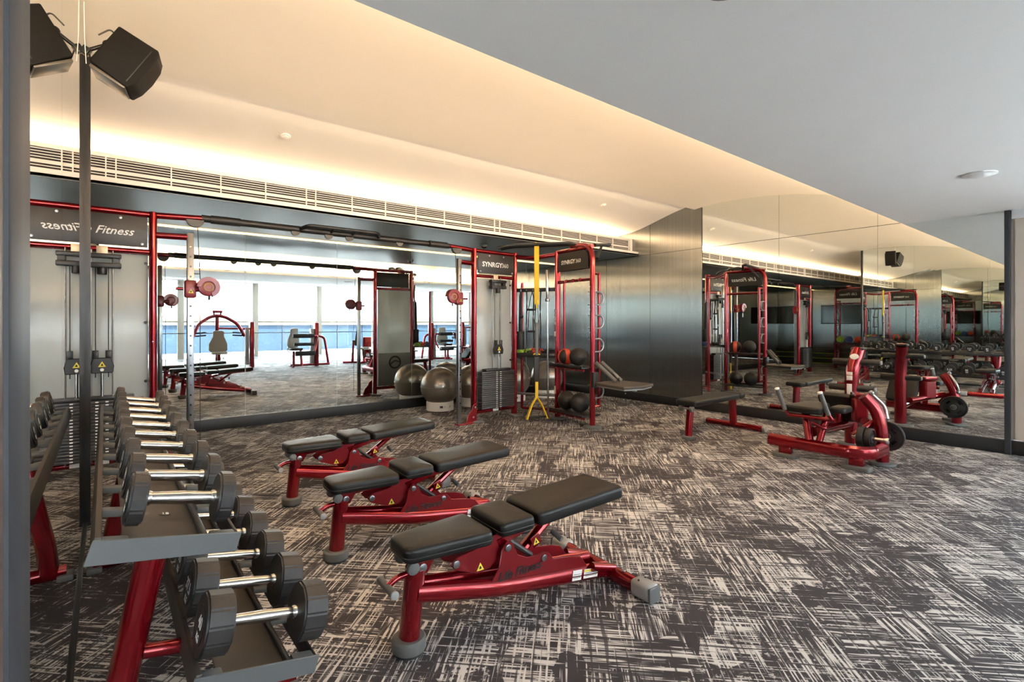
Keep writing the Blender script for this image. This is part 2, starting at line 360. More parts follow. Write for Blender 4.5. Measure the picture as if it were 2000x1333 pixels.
# --- ceiling: white plane, cove trough, upper ceiling, vault curve, soffit with grille
ce = struct(MB().span((XL-0.3, -0.62, 2.55), (X1, 1.81, 2.565)).build('ceiling', WHITE))
MB().span((XL-0.3, 1.795, 2.566), (XM+0.3, 1.81, 2.605)).build('cove_upstand', WHITE, ce)
MB().span((XL-0.3, 1.66, 2.566), (XM+0.3, 1.70, 2.80)).build('cove_back', CREAM, ce)
MB().span((XL-0.3, -0.66, 2.55), (X1, -0.60, 3.0)).build('ceiling_step', WHITE, ce)
struct(MB().span((XL-0.3, YW-0.1, 2.98), (X1, -0.60, 3.05)).build('ceiling', WHITE))

prof = [(6.22, 2.73), (6.21, 2.90), (6.12, 2.965), (5.95, 2.985), (5.78, 3.003), (5.60, 3.035), (5.40, 3.085), (5.22, 3.135), (5.07, 3.175), (4.90, 3.218), (4.70, 3.258), (4.50, 3.285), (4.20, 3.30)]
def sheet(prof, xa, xb, th=0.02):
    b = MB(); bm = b.bm; A = [bm.verts.new((xa, y, z)) for y, z in prof]; B = [bm.verts.new((xb, y, z)) for y, z in prof]
    A2 = [bm.verts.new((xa, y, z+th)) for y, z in prof]; B2 = [bm.verts.new((xb, y, z+th)) for y, z in prof]
    for i in range(len(prof)-1):
        bm.faces.new((A[i], A[i+1], B[i+1], B[i])); bm.faces.new((A2[i], B2[i], B2[i+1], A2[i+1]))
    return b
arc = [(1.66, 2.735), (1.85, 2.80), (2.0, 2.857), (2.3, 2.965), (2.66, 3.07), (3.0, 3.145), (3.4, 3.20), (3.75, 3.226), (4.1, 3.234), (4.35, 3.222), (4.54, 3.195), (4.542, 3.215)]
cu = struct(sheet(arc, X0, XM+0.3).build('ceiling', CREAM, smooth=30))
cv = sheet(prof, X0, XM+0.3).build('vault_curve', CREAM, cu, smooth=60)
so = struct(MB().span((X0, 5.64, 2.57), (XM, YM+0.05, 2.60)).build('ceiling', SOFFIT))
GY = 5.78
MB().span((X0, 5.64, 2.572), (XM, 5.66, 2.637), 0.003).span((X0, 5.65, 2.60), (XM, GY+0.3, 2.637)).build('soffit_lip', CREAM, so)
MB().span((X0, GY-0.004, 2.848), (XM, GY+0.02, 2.885), 0.003).span((X0, GY+0.024, 2.73), (XM, GY+0.034, 2.86)).span((X0, GY+0.01, 2.72), (XM, 6.24, 2.74)).build('grille_top_rail', CREAM, so)
MB().span((X0, GY+0.020, 2.637), (XM, GY+0.023, 2.85)).build('grille_backing', P('duct_dark', (0.05, 0.042, 0.038), 0.8, nz=0.1), so)
MB().span((XM-0.07, GY-0.008, 2.637), (XM, GY+0.02, 2.885), 0.002).build('grille_end_trim', CREAM, so)
dv = [-4.95+0.413*k for k in range(13)] + [0.077, 0.491, 0.904, 1.317, 1.73, 1.83] + [2.245, 2.66, 3.072, 3.488, 3.906, 4.311, 4.403, 4.822, 5.23, 5.633, 6.05, 6.458, 6.864, 7.296]
mdv = None
for x in dv:
    if mdv is None:
        mdv = MB().span((-0.005, -0.006, 0), (0.005, 0.012, 0.212)).build('grille_divider', CREAM, so); mdv.location = (x, GY, 2.637)
    else: dup(mdv, so, (x, GY, 2.637))
slats = {}
for a, b in zip(dv, dv[1:]):
    L = round(b-a-0.01, 3)
    if L < 0.03: continue
    for k in range(9):
        if L not in slats:
            slats[L] = MB().box((0, 0, 0), (L, 0.018, 0.0065), rot=(rad(16), 0, 0)).build('grille_slat', CREAM, so); slats[L].location = ((a+b)/2, GY+0.003, 2.648+0.0235*k)
        else: dup(slats[L], so, ((a+b)/2, GY+0.003, 2.648+0.0235*k))
# --- window wall behind the camera
ww = struct(MB().span((XL-0.3, YW-0.12, -0.1), (X1, YW+0.02, 0.06)).span((XL-0.3, YW-0.12, 2.94), (X1, YW+0.02, 3.1)).build('wall_window', WHITE))
mx = [-0.325, 2.175, 4.675, 7.175, 9.675, 11.5]
for i, (a, b) in enumerate(zip(mx, mx[1:])):
    wn = struct(MB().span((a-0.10, YW-0.08, 0.05), (a+0.10, YW+0.06, 2.95), 0.004).build('window_%d' % (i+1), P('window_frame', (0.30, 0.265, 0.215), 0.5, 0.1, nz=0.04)))
    MB().span((a+0.10, YW-0.04, 1.40), (b-0.10, YW+0.03, 1.46), 0.003).build('transom', MATS['window_frame'], wn)
    MB().span((a+0.10, YW-0.005, 0.06), (b-0.10, YW+0.003, 1.40)).build('pane', GLASS, wn)
    MB().span((a+0.10, YW-0.005, 1.46), (b-0.10, YW+0.003, 2.94)).build('pane', GLASS, wn)
LUM = P('luminous_panel', (1, 1, 1), 0.5, emis=((0.82, 0.91, 1.0), 3.0), nz=0.01)
for j, yy in enumerate((-5.6, -3.6)):
    for i in range(4):
        lp_ = thing('ceiling_light', 'long white luminous ceiling panel near the windows, %s in the %s row' % (['first', 'second', 'third', 'fourth', 'fifth'][i], ['window side', 'room side'][j]), 'ceiling light', (1.3+2.5*i, yy, 2.98), 0, 'luminous ceiling panels')
        MB().span((-1.05, -0.32, -0.02), (1.05, 0.32, 0.0), 0.004).build('frame', WHITE, lp_); MB().span((-1.02, -0.29, -0.024), (1.02, 0.29, -0.019)).build('diffuser', LUM, lp_)
ws = struct(MB().span((X1-0.02, YW, -0.1), (X1+0.12, 1.0, 0.06)).span((X1-0.02, YW, 2.94), (X1+0.12, 1.0, 3.1)).build('wall_window', WHITE))
my = [-7.1, -4.6, -2.1, 0.4, 0.95]
for i, (a, b) in enumerate(zip(my, my[1:])):
    wn = struct(MB().span((X1-0.06, a-0.06, 0.05), (X1+0.08, a+0.06, 2.95), 0.004).build('window_%d' % (i+6), MATS['window_frame']))
    MB().span((X1-0.03, a+0.06, 1.40), (X1+0.04, b-0.06, 1.46), 0.003).build('transom', MATS['window_frame'], wn)
    MB().span((X1-0.003, a+0.06, 0.06), (X1+0.005, b-0.06, 1.40)).build('pane', GLASS, wn)
    MB().span((X1-0.003, a+0.06, 1.46), (X1+0.005, b-0.06, 2.94)).build('pane', GLASS, wn)
hr = thing('handrail', 'thin black handrail running along the tall windows, seen in the far mirror', 'handrail', (0, YW+0.35, 0))
MB().cyl((0.0, 0, 1.0), (X1-0.1, 0, 1.0), 0.018, 10).build('rail', BLACKM, hr)
for k in range(5):
    MB().cyl((1.0+2.5*k, 0, 0.004), (1.0+2.5*k, 0, 1.0), 0.012, 8).build('post', BLACKM, hr)
# --- small ceiling fittings
def disc(name, label, cat, loc, rx=0.0, r=0.06, mat=WHITE):
    o = thing(name, label, cat, loc); o.rotation_euler = (rx, 0, 0)
    MB().lathe([(r*0.9, -0.012), (r, -0.008), (r, 0.0)]).build('rim', mat, o); MB().lathe([(r*0.4, -0.02), (r*0.6, -0.017), (r*0.7, -0.010)]).build('cap', mat, o)
disc('ceiling_speaker', 'round white flush speaker in the white ceiling on the right', 'speaker', (5.39, 0.83, 2.55), 0, 0.11)
disc('ceiling_speaker', 'round grey flush fitting in the white ceiling at the top edge', 'speaker', (1.685, 0.905, 2.55), 0, 0.088, P('dusky_plastic', (0.30, 0.24, 0.23), 0.5, nz=0.05))
dcm = thing('dome_camera', 'small dark dome camera under the soffit behind the cable tower', 'camera', (4.50, 6.31, 2.57)); 
MB().lathe([(0.055, -0.03), (0.06, -0.02), (0.06, 0.0)]).build('base', MIDG, dcm); MB().sphere((0, 0, -0.03), 0.045, 16, (1, 1, 0.8)).build('dome', TVM, dcm)
pwo = thing('floor_outlet', 'small white socket on the black baseboard under the padded board', 'socket', (XM-0.036, 5.90, 0.09))
MB().span((-0.008, -0.03, -0.03), (0.0, 0.03, 0.03), 0.002).build('plate', BLACKM, pwo); MB().span((-0.012, -0.012, 0.0), (-0.007, 0.012, 0.018), 0.002).build('cover', WHITEGLOSS, pwo)
disc('smoke_detector', 'small round detector on the warm vault above the long mirror', 'detector', (1.34, 5.12, 3.152), rad(-18), 0.045, CREAM)
disc('smoke_detector', 'small round detector on the warm vault near the metal panels', 'detector', (5.86, 5.12, 3.152), rad(-18), 0.045, CREAM)
# --- ground and building across the street
struct(MB().span((-40, -60, -1.2), (60, 30, -1.0)).build('ground', P('pale_bounce_ground', (0.72, 0.72, 0.72), 0.8, nz=0.06, nscale=0.5)))  # unseen ground, added and kept pale to bounce sunlight up to the ceiling
bd = thing('office_building', 'white office building with blue ribbon windows beyond the tall windows', 'building', (6, -24, -12))
MB().span((-30, -6, 0), (38, 0, 11.4)).span((-30, -6, 13.9), (38, 0, 24)).build('facade', FACADE, bd)
MB().span((-30, -0.3, 13.25), (38, 0.15, 13.9), 0.02).build('parapet', PARAPET, bd)
gp = None
for k in range(34):
    if gp is None: gp = MB().span((0.03, -0.5, 11.4), (1.97, -0.1, 13.25)).build('pane', BGLASS, bd); gp.location = (-30, 0, 0)
    else: dup(gp, bd, (-30+2.0*k, 0, 0))

# ================================================================== ADJUSTABLE BENCHES
def warn(parent, loc, rot, s=0.035):
    o = MB().prism([(-s*0.55, 0), (s*0.55, 0), (0, s)], 0, 0.001).build('warning_label', YEL, parent); o.location = loc; o.rotation_euler = rot
    k = MB().prism([(-s*0.16, s*0.15), (s*0.2, s*0.22), (s*0.05, s*0.6), (-s*0.1, s*0.5)], -0.0006, 0).build('warning_mark', PRINTK, o)
    return o
def sticker(parent, loc, rot, wd, ht, band=None):
    o = MB().box((0, 0, 0), (wd, 0.001, ht)).build('sticker', PLATEL, parent); o.location = loc; o.rotation_euler = rot
    if band: MB().box((0, -0.0007, ht*0.32), (wd, 0.0006, ht*0.22)).build('sticker_band', band, o)
    for k in range(3): MB().box((0, -0.0007, ht*(0.08-0.16*k)), (wd*0.8, 0.0005, ht*0.05)).build('sticker_line', PRINTK, o)
    return o
def bolt(parent, loc, r=0.014, axis=(0, -1, 0), mat=STEEL):
    a = Vector(axis)*0.008; l = Vector(loc)
    return MB().cyl(l, l+a, r, 14, bev=0.002).build('bolt', mat, parent)
def make_bench(label, loc, rz):
    t = thing('adjustable_bench', label, 'bench', loc, rz, 'adjustable benches in a row')
    # local: x runs from the seat nose to the rear, front side faces -y
    MB().pad(rrect(-0.055, 0.345, -0.098, 0.098, -0.138, 0.138, 0.045), 0.405, 0.470, 0.022).build('seat_pad', VINYL, t)
    MB().pad(rrect(0.375, 0.565, -0.142, 0.142, -0.142, 0.142, 0.028), 0.425, 0.490, 0.022).build('middle_pad', VINYL, t)
    pm = Matrix.Translation((0.585, 0, 0.428)) @ Matrix.Rotation(rad(-2.5), 4, 'Y')
    MB().pad(rrect(0.0, 0.565, -0.145, 0.145, -0.150, 0.150, 0.03), 0.0, 0.066, 0.022, pm).build('back_pad', VINYL, t)
    for nm, x0, x1, z, r0 in (('pad_seam', -0.058, 0.348, 0.428, 0),):
        MB().tube([(x, y, z) for x, y in rrect(-0.056, 0.346, -0.0985, 0.0985, -0.1385, 0.1385, 0.045)], 0.0022, 6, closed=True).build(nm, BLACKRUB, t)
    MB().tube([(x, y, 0.448) for x, y in rrect(0.374, 0.566, -0.1425, 0.1425, -0.1425, 0.1425, 0.028)], 0.0022, 6, closed=True).build('pad_seam', BLACKRUB, t)
    # front leg: flattened tube, grey foot
    MB().tube([(0.0, 0, 0.05), (0.03, 0, 0.345)], 0.050, 18, ry=0.042, up=(1, 0, 0)).build('front_leg', RED, t)
    MB().lathe([(0.060, 0.0), (0.065, 0.006), (0.063, 0.02)]).build('foot_sole', BLACKRUB, t)
    MB().lathe([(0.068, 0.015), (0.072, 0.022), (0.071, 0.058), (0.063, 0.066), (0.03, 0.067)]).build('front_foot', GREYRUB, t)
    # front grip
    MB().tube([(0.01, 0, 0.325), (-0.05, 0, 0.325), (-0.092, 0, 0.300)], 0.014, 10, bend=0.03).build('grip_arm', RED, t)
    g = MB().cyl((-0.095, -0.075, 0.296), (-0.095, 0.075, 0.296), 0.016, 16).build('grip', GREYRUB, t)
    for s in (-1, 1): MB().cyl((-0.095, s*0.083, 0.296), (-0.095, s*0.073, 0.296), 0.0175, 16, bev=0.003).build('grip_cap', SILVER, g)
    # twin rails sloping down to the rear
    for s in (-1, 1):
        MB().tube([(0.02, s*0.030, 0.250), (0.16, s*0.045, 0.222), (0.42, s*0.072, 0.170), (1.09, s*0.072, 0.068)], 0.028, 12, ry=0.041, bend=0.12).build('rail', RED, t)
    # side plates carrying the pivots
    for s in (-1, 1):
        pl = MB().prism([(0.345, 0.195), (0.40, 0.265), (0.415, 0.345), (0.445, 0.378), (0.478, 0.36), (0.505, 0.30), (0.56, 0.272), (0.62, 0.268), (0.655, 0.275), (0.69, 0.262), (0.72, 0.225), (0.84, 0.205), (0.90, 0.185), (0.955, 0.115), (0.60, 0.150)], s*0.074, s*0.082, bev=0.002).build('side_plate', RED2, t)
        bolt(pl, (0.447, s*0.082, 0.348), 0.016, (0, s, 0)); bolt(pl, (0.658, s*0.082, 0.246), 0.016, (0, s, 0))
        for x in (0.42, 0.60, 0.80): MB().box((x, s*0.082, 0.192-(x-0.42)*0.165), (0.07, 0.012, 0.010), 0.004).build('weld_tab', RED, pl)
        text('lettering', 'Life Fitness', 0.056, PRINTK, pl, (0.515, s*0.0834, 0.222), FRONT if s < 0 else (rad(90), 0, PI), 0.35, off=0.0012)
    sticker(t, (0.86, -0.0990, 0.109), (0, rad(9), 0), 0.06, 0.05); sticker(t, (0.955, -0.0990, 0.094), (0, rad(9), 0), 0.10, 0.045, YEL)
    # seat bracket with slotted quadrant
    for s in (-1, 1):
        q = MB().prism([(0.165, 0.335), (0.19, 0.305), (0.30, 0.262), (0.37, 0.268), (0.42, 0.31), (0.46, 0.41), (0.36, 0.41), (0.30, 0.372), (0.20, 0.36)], s*0.050, s*0.057, bev=0.002).build('seat_bracket', RED2, t)
        bolt(q, (0.192, s*0.057, 0.333), 0.017, (0, s, 0))
        if s < 0: warn(q, (0.315, s*0.0585, 0.272), (0, 0, 0))
    MB().prism([(0.0, 0.34), (0.02, 0.40), (0.34, 0.412), (0.34, 0.395), (0.10, 0.37), (0.07, 0.32)], -0.035, 0.035, bev=0.004).build('seat_frame', RED, t)
    for s in (-1, 1): bolt(t, (0.045, s*0.036, 0.352), 0.018, (0, s, 0))
    # backrest frame, strut and stop
    MB().prism([(0.40, 0.385), (0.60, 0.424), (1.13, 0.448), (1.13, 0.432), (0.60, 0.395), (0.42, 0.345)], -0.06, 0.06, bev=0.004).build('back_frame', RED, t)
    MB().tube([(0.58, 0, 0.27), (0.80, 0, 0.420)], 0.028, 10, ry=0.020).build('adjust_strut', RED, t)
    MB().tube([(0.47, -0.03, 0.37), (0.62, -0.03, 0.25)], 0.013, 8).build('link_bar', BRONZE, t)
    st = MB().box((0.635, -0.052, 0.325), (0.055, 0.006, 0.055), 0.006, rot=(0, rad(-25), 0)).build('strut_plate', RED, t); warn(st, (0.635, -0.056, 0.308), (0, rad(-10), 0), 0.032)
    MB().cyl((0.76, -0.02, 0.33), (0.77, -0.085, 0.305), 0.014, 14, bev=0.003).build('pull_knob', GREYRUB, t)
    # rear cross tube
    MB().tube([(1.12, -0.33, 0.045), (1.12, 0.33, 0.045)], 0.034, 14, ry=0.042).build('cross_tube', RED, t)
    for s in (-1, 1):
        e = MB().box((1.12, s*0.305, 0.050), (0.088, 0.12, 0.085), 0.022, 3).build('end_cap', SILVER, t)
        MB().box((1.12, s*0.367, 0.046), (0.078, 0.012, 0.078), 0.028, 3).build('cap_face', MIDG, e)
        bolt(t, (1.12, s*0.17, 0.083), 0.012, (0, 0, 1)); bolt(e, (1.095, s*0.29, 0.090), 0.005, (0, 0, 1), BLACKM); bolt(e, (1.145, s*0.29, 0.090), 0.005, (0, 0, 1), BLACKM)
    for s in (-1, 1): MB().tube([(0.96, s*0.10, 0.125), (1.12, s*0.10, 0.075)], 0.022, 10).build('rear_brace', RED, t)
    for s in (-1, 1): MB().cyl((-0.01, s*0.05, 0.375), (-0.01, s*0.075, 0.375), 0.026, 16, bev=0.004).build('wheel', GREYRUB, t)
    return t
b1 = make_bench('black padded red bench nearest the camera, lettering clear on its side', (0.99, 1.925, 0), rad(-3))
def bench_copy(label, loc, rz):
    c = copy_tree(b1); c.location = loc; c.rotation_euler = (0, 0, rz); c['label'] = label; return c
bench_copy('black padded red bench, middle one of the three in a row', (1.045, 2.935, 0), rad(-2))
bench_copy('black padded red bench farthest back of the three in a row', (1.10, 4.03, 0), rad(-1))

# ================================================================== DUMBBELL RACK
RY0, DY = 1.82, 0.28
rk = thing('dumbbell_rack', 'two tier red and grey dumbbell rack along the left mirror', 'rack', (0, 0, 0))
def tray(parent, xa, za, xb, zb, y0, y1, wsad):
    ux = Vector((xb-xa, 0, zb-za)); ang = math.atan2(-(zb-za), xb-xa); L = ux.length
    e = bpy.data.objects.new('tray', None); COL.objects.link(e); e.parent = parent; e.location = (xa, 0, za); e.rotation_euler = (0, ang, 0)
    MB().span((0.055, y0, -0.022), (L-0.075, y1, -0.017)).build('tray_floor', BRONZE, e)
    MB().span((-0.012, y0, -0.055), (0.004, y1, 0.012), 0.003).build('back_lip', BRONZE, e)
    MB().span((L-0.004, y0, -0.055), (L+0.006, y1, 0.0), 0.003).build('front_lip', DARKG, e)
    MB().cyl((L-0.085, y0, -0.004), (L-0.085, y1, -0.004), 0.009, 12).build('rear_rod', DARKG, e)
    for k in range(10):
        y = RY0-0.072+DY*k
        for xx, wd in ((0.0, 0.065), (L-0.07, 0.07)):
            MB().span((xx, y-0.020, -0.024), (xx+wd, y+0.020, 0.0), 0.007).build('saddle', GREYRUB, e)
    for yy, sg in ((y0, -1), (y1, 1)):
        MB().prism([(-0.014, 0.004), (L+0.012, 0.004), (L+0.006, -0.052), (-0.022, -0.062)], yy-0.004, yy+0.004, bev=0.002).build('end_plate', MIDG, e)
    return e, L, ang
TA = tray(rk, -0.012, 0.796, 0.312, 0.735, 1.72, 4.50, 0)
TB = tray(rk, 0.215, 0.336, 0.545, 0.268, 1.72, 4.50, 0)
for yy in (2.02, 3.62):
    MB().tube([(0.02, yy, 0.05), (0.03, yy, 0.18), (0.13, yy, 0.68), (0.14, yy, 0.745)], 0.043, 18, ry=0.052, bend=0.18, up=(0, 1, 0)).build('upright', RED, rk)
    MB().tube([(0.065, yy, 0.32), (0.38, yy, 0.255)], 0.024, 14).build('arm', RED, rk)
    MB().tube([(-0.05, yy, 0.045), (0.56, yy, 0.045)], 0.030, 14, ry=0.036).build('base_foot', RED, rk)
    for xx in (-0.045, 0.53): MB().box((xx, yy, 0.018), (0.07, 0.09, 0.036), 0.01).build('foot_pad', GREYRUB, rk)
dl = MB().lathe([(0.017, 0), (0.017, 0.001)]).build('tray_label', BLACKRUB, rk); dl.location = (0.153, 2.0, 0.7485); dl.rotation_euler = (0, TA[2], 0)
text('tray_number', '15', 0.022, PRINTW, dl, (0, 0, 0.0015), (0, 0, 0), off=0.0006)
def make_dumbbell(r, th, L):
    t = bpy.data.objects.new('dumbbell', None); COL.objects.link(t); t.empty_display_size = 0.05
    for s in (-1, 1):
        b = bmesh.new(); bmesh.ops.create_cone(b, cap_ends=True, segments=12, radius1=r, radius2=r, depth=th)
        bmesh.ops.bevel(b, geom=b.edges[:], offset=0.006, segments=2, affect='EDGES')
        h = MB().merge(b, Matrix.Translation((s*(L/2-th/2), 0, 0)) @ Matrix.Rotation(rad(90), 4, 'Y') @ Matrix.Rotation(rad(15), 4, 'Z')).build('head', URETH, t, smooth=22)
        MB().lathe([(r*0.60, 0), (r*0.60, 0.003), (r*0.52, 0.003), (r*0.50, 0.0015)], 20, Matrix.Translation((s*L/2, 0, 0)) @ Matrix.Rotation(rad(90)*s, 4, 'Y')).build('face_ring', BLACKRUB, h)
        MB().lathe([(0.021, -0.010), (0.021, 0.006), (0.018, 0.010)], 18, Matrix.Translation((s*(L/2-th-0.004), 0, 0)) @ Matrix.Rotation(rad(-90)*s, 4, 'Y')).build('collar', CHROME, t)
    hl = L-2*th
    MB().lathe([(0.0165, -hl/2), (0.0175, -hl*0.32), (0.0195, 0), (0.0175, hl*0.32), (0.0165, hl/2)], 18, Matrix.Rotation(rad(90), 4, 'Y')).build('handle', CHROME, t)
    return t
dA = make_dumbbell(0.076, 0.043, 0.265); dB = make_dumbbell(0.096, 0.078, 0.365)
ordw = ['first', 'second', 'third', 'fourth', 'fifth', 'sixth', 'seventh', 'eighth', 'ninth', 'tenth']
NA = ['15', '14', '12.5', '12', '10', '9', '8', '7', '6', '5']; NB = ['40', '37.5', '35', '32.5', '30', '27.5', '25', '22.5', '20', '17.5']
for k in range(10):
    for up in (1, 0):
        src = dA if up else dB; first = k == 0
        o = src if first else copy_tree(src)
        jx = random.uniform(-0.006, 0.006)
        if up: o.location = (0.182+jx, RY0+DY*k, 0.845); o.rotation_euler = (0, TA[2], 0)
        else: o.location = (0.412+jx, RY0+DY*k, 0.405); o.rotation_euler = (0, TB[2], 0)
        o['category'] = 'dumbbell'; o['group'] = 'dumbbells on the upper tier' if up else 'dumbbells on the lower tier'
        pos = 'nearest the camera' if k == 0 else ('at the far end' if k == 9 else ordw[k]+' from the camera')
        o['label'] = 'dark round headed dumbbell with chrome handle on the %s tray, %s' % ('upper' if up else 'lower', pos)
        L, r = (0.265, 0.076) if up else (0.365, 0.096)
# printed weight on the outer faces
for o in [x for x in bpy.data.objects if x.name.startswith('dumbbell') and x.type == 'EMPTY' and 'category' in x]:
    k = round((o.location.y-RY0)/DY); up = o.location.z > 0.6; L, r = (0.265, 0.076) if up else (0.365, 0.096)
    hs = [c for c in o.children if c.name.startswith('head')]
    for s, h in zip((-1, 1), hs):
        text('weight_number', (NA if up else NB)[k], r*0.55, PRINTW, h, (s*(L/2+0.0012), 0, 0.006), (rad(90), 0, rad(90)*s), off=0.0008)
        text('weight_unit', 'KG', r*0.30, PRINTW, h, (s*(L/2+0.0012), 0, -r*0.38), (rad(90), 0, rad(90)*s), off=0.0008)

# ================================================================== SPEAKER POST
sp = thing('mirror_end_post', 'slim dark square post at the far end of the left mirror', 'post', (-0.088, YPOST, 0))
MB().span((-0.019, -0.014, 0.0), (0.012, 0.022, 3.205), 0.002).build('post', DARKG, sp)
MB().span((-0.016, -0.018, 0.0), (0.014, 0.026, 0.02), 0.002).build('shoe', BLACKM, sp)
spk = thing('wall_speaker', 'black box loudspeaker tilted downward on a bracket high on the left mirror', 'speaker', (0.108, 3.84, 2.935)); spk.scale = (0.9, 0.9, 0.92)
spk.rotation_euler = Euler((rad(0), rad(31), rad(-10)))
SPKB = P('speaker_black', (0.006, 0.005, 0.0045), 0.7, spec=0.2, nz=0.1, nscale=90)
MB().prism([(-0.125, -0.150), (0.115, -0.165), (0.138, -0.10), (0.146, 0.0), (0.138, 0.10), (0.115, 0.160), (-0.125, 0.145)], -0.11, 0.11, bev=0.006).build('cabinet', SPKB, spk)
MB().span((0.085, -0.112, -0.13), (0.091, 0.112, 0.13), 0.001).build('grille_edge', DARKG, spk)
MB().span((-0.11, -0.10, -0.176), (0.10, 0.10, -0.158), 0.004).build('lit_underside', P('speaker_lit_tan', (0.10, 0.085, 0.07), 0.35, 0.2, nz=0.1), spk)  # tan tone paints the warm light on the black cabinet's underside
MB().sphere((-0.145, 0, 0.03), 0.028, 14).build('ball_joint', BLACKM, spk)
MB().tube([(-0.145, 0, 0.03), (-0.20, 0.0, -0.075)], 0.012, 10).build('bracket_arm', BLACKM, spk)
MB().box((-0.205, 0.0, -0.085), (0.045, 0.05, 0.05), 0.006).build('clamp', BLACKM, spk)
MB().tube([(-0.125, -0.03, 0.10), (-0.175, -0.03, 0.12), (-0.20, -0.03, 0.04)], 0.005, 8, bend=0.05).build('cable', BLACKRUB, spk)
MB().tube([(-0.18, 0.0, -0.09), (-0.15, 0.0, -0.12), (-0.12, 0.0, -0.10)], 0.004, 8, bend=0.02).build('cable', BLACKRUB, spk)
wi = thing('hanging_cable', 'thin pale cable running from the speaker bracket to the ceiling', 'cable', (-0.096, 3.80, 0))
MB().tube([(0.012, 0, 2.86), (0.004, 0.02, 3.02), (0.002, 0.0, 3.21)], 0.0022, 6).build('wire', WHITEGLOSS, wi)

# ================================================================== FLAT BENCH
fb = thing('flat_bench', 'low black flat bench with T shaped foot near the mirror on the right', 'bench', (5.40, 3.40, 0), rad(0))
MB().pad(rrect(-0.07, 0.98, -0.135, 0.135, -0.135, 0.135, 0.04), 0.40, 0.465, 0.022).build('long_pad', VINYL, fb)
MB().pad(rrect(0.99, 1.14, -0.135, 0.135, -0.12, 0.12, 0.035), 0.40, 0.465, 0.022).build('end_pad', VINYL, fb)
MB().tube([(0.0, 0, 0.03), (0.045, 0, 0.37)], 0.045, 16, ry=0.033, up=(1, 0, 0)).build('front_leg', RED, fb)
MB().lathe([(0.075, 0), (0.078, 0.008), (0.076, 0.03), (0.066, 0.038)], 24).build('front_foot', GREYRUB, fb)
MB().tube([(1.02, 0, 0.38), (1.05, 0, 0.05)], 0.050, 16, ry=0.040, up=(1, 0, 0)).build('rear_leg', RED, fb)
MB().tube([(1.06, -0.40, 0.042), (1.06, 0.40, 0.042)], 0.036, 16).build('cross_foot', RED, fb)
for s in (-1, 1): MB().cyl((1.06, s*0.38, 0.042), (1.06, s*0.42, 0.042), 0.042, 18, bev=0.006).build('end_cap', SILVER, fb)
MB().span((0.0, -0.045, 0.372), (1.08, 0.045, 0.402), 0.008).build('frame_rail', RED, fb)
for s in (-1, 1): MB().cyl((-0.04, s*0.05, 0.365), (-0.04, s*0.09, 0.365), 0.035, 18, bev=0.006).build('wheel', GREYRUB, fb)
MB().cyl((-0.04, -0.06, 0.365), (-0.04, 0.06, 0.365), 0.012, 10).build('wheel_axle', STEEL, fb)

# ================================================================== SEATED CALF MACHINE
cm = thing('calf_raise_machine', 'red plate loaded seated calf machine by the mirror on the right', 'gym machine', (0, 0, 0))
# base rail along the room, turning to the loading pillar
MB().tube([(5.46, 2.48, 0.155), (5.46, 1.74, 0.155), (5.55, 1.60, 0.155), (5.84, 1.585, 0.16)], 0.052, 8, ry=0.064, bend=0.14).build('base_rail', RED, cm)
MB().box((5.46, 2.488, 0.155), (0.088, 0.01, 0.10), 0.01).build('rail_cap', GREYRUB, cm)
for x, y in ((5.46, 2.32), (5.50, 1.70)):
    MB().box((x, y, 0.075), (0.075, 0.12, 0.09), 0.012).build('foot_block', RED, cm)
    MB().pad(rrect(x-0.075, x+0.075, y-0.12, y+0.12, y-0.12, y+0.12, 0.05), 0.0, 0.04, 0.01).build('foot_pad', GREYRUB, cm)
for yy in (2.0, 1.87): bolt(cm, (5.424, yy, 0.16), 0.018, (-1, 0, 0))
# loading pillar, curved forward at the top
MB().tube([(5.87, 1.60, 0.02), (5.87, 1.60, 0.30), (5.87, 1.64, 0.52), (5.82, 1.74, 0.66)], 0.056, 14, ry=0.066, bend=0.20, up=(1, 0, 0)).build('load_pillar', RED, cm)
MB().lathe([(0.11, 0), (0.115, 0.01), (0.11, 0.03), (0.09, 0.036)], 24, Matrix.Translation((5.87, 1.60, 0))).build('pillar_foot', GREYRUB, cm)
MB().tube([(5.84, 1.68, 0.68), (5.92, 1.59, 0.56), (5.90, 1.57, 0.45)], 0.016, 10, bend=0.06).build('counter_lever', CHROME, cm)
for p in ((5.84, 1.68, 0.69), (5.91, 1.575, 0.45)): MB().sphere(p, 0.025, 12).build('lever_joint', STEEL, cm)
# tall post with badge
tp = MB().tube([(6.50, 2.06, 0.02), (6.50, 2.06, 0.70), (6.50, 2.05, 0.86), (6.60, 2.02, 1.08)], 0.068, 14, ry=0.066, bend=0.14, up=(1, 0, 0)).build('tall_post', RED, cm)
MB().lathe([(0.14, 0), (0.145, 0.01), (0.14, 0.032), (0.11, 0.04)], 24, Matrix.Translation((6.50, 2.06, 0))).build('post_foot', GREYRUB, cm)
MB().box((6.602, 2.02, 1.085), (0.12, 0.13, 0.03), 0.012).build('post_cap', DARKG, cm)
bdg = MB().lathe([(0.034, 0), (0.034, 0.004), (0.026, 0.006)], 20, Matrix.Translation((6.494, 2.03, 1.00)) @ Matrix.Rotation(rad(-66), 4, 'Y') @ Matrix.Scale(1.25, 4, (0, 1, 0))).build('badge', PLATEL, tp)
for z, h in ((0.815, 0.035), (0.765, 0.05)): MB().box((6.433, 2.058, z), (0.004, 0.055, h), 0.001).build('sticker', PLATEL, tp)
MB().box((6.433, 2.06, 0.64), (0.006, 0.05, 0.12), 0.001).build('sticker', WHITEGLOSS, tp)
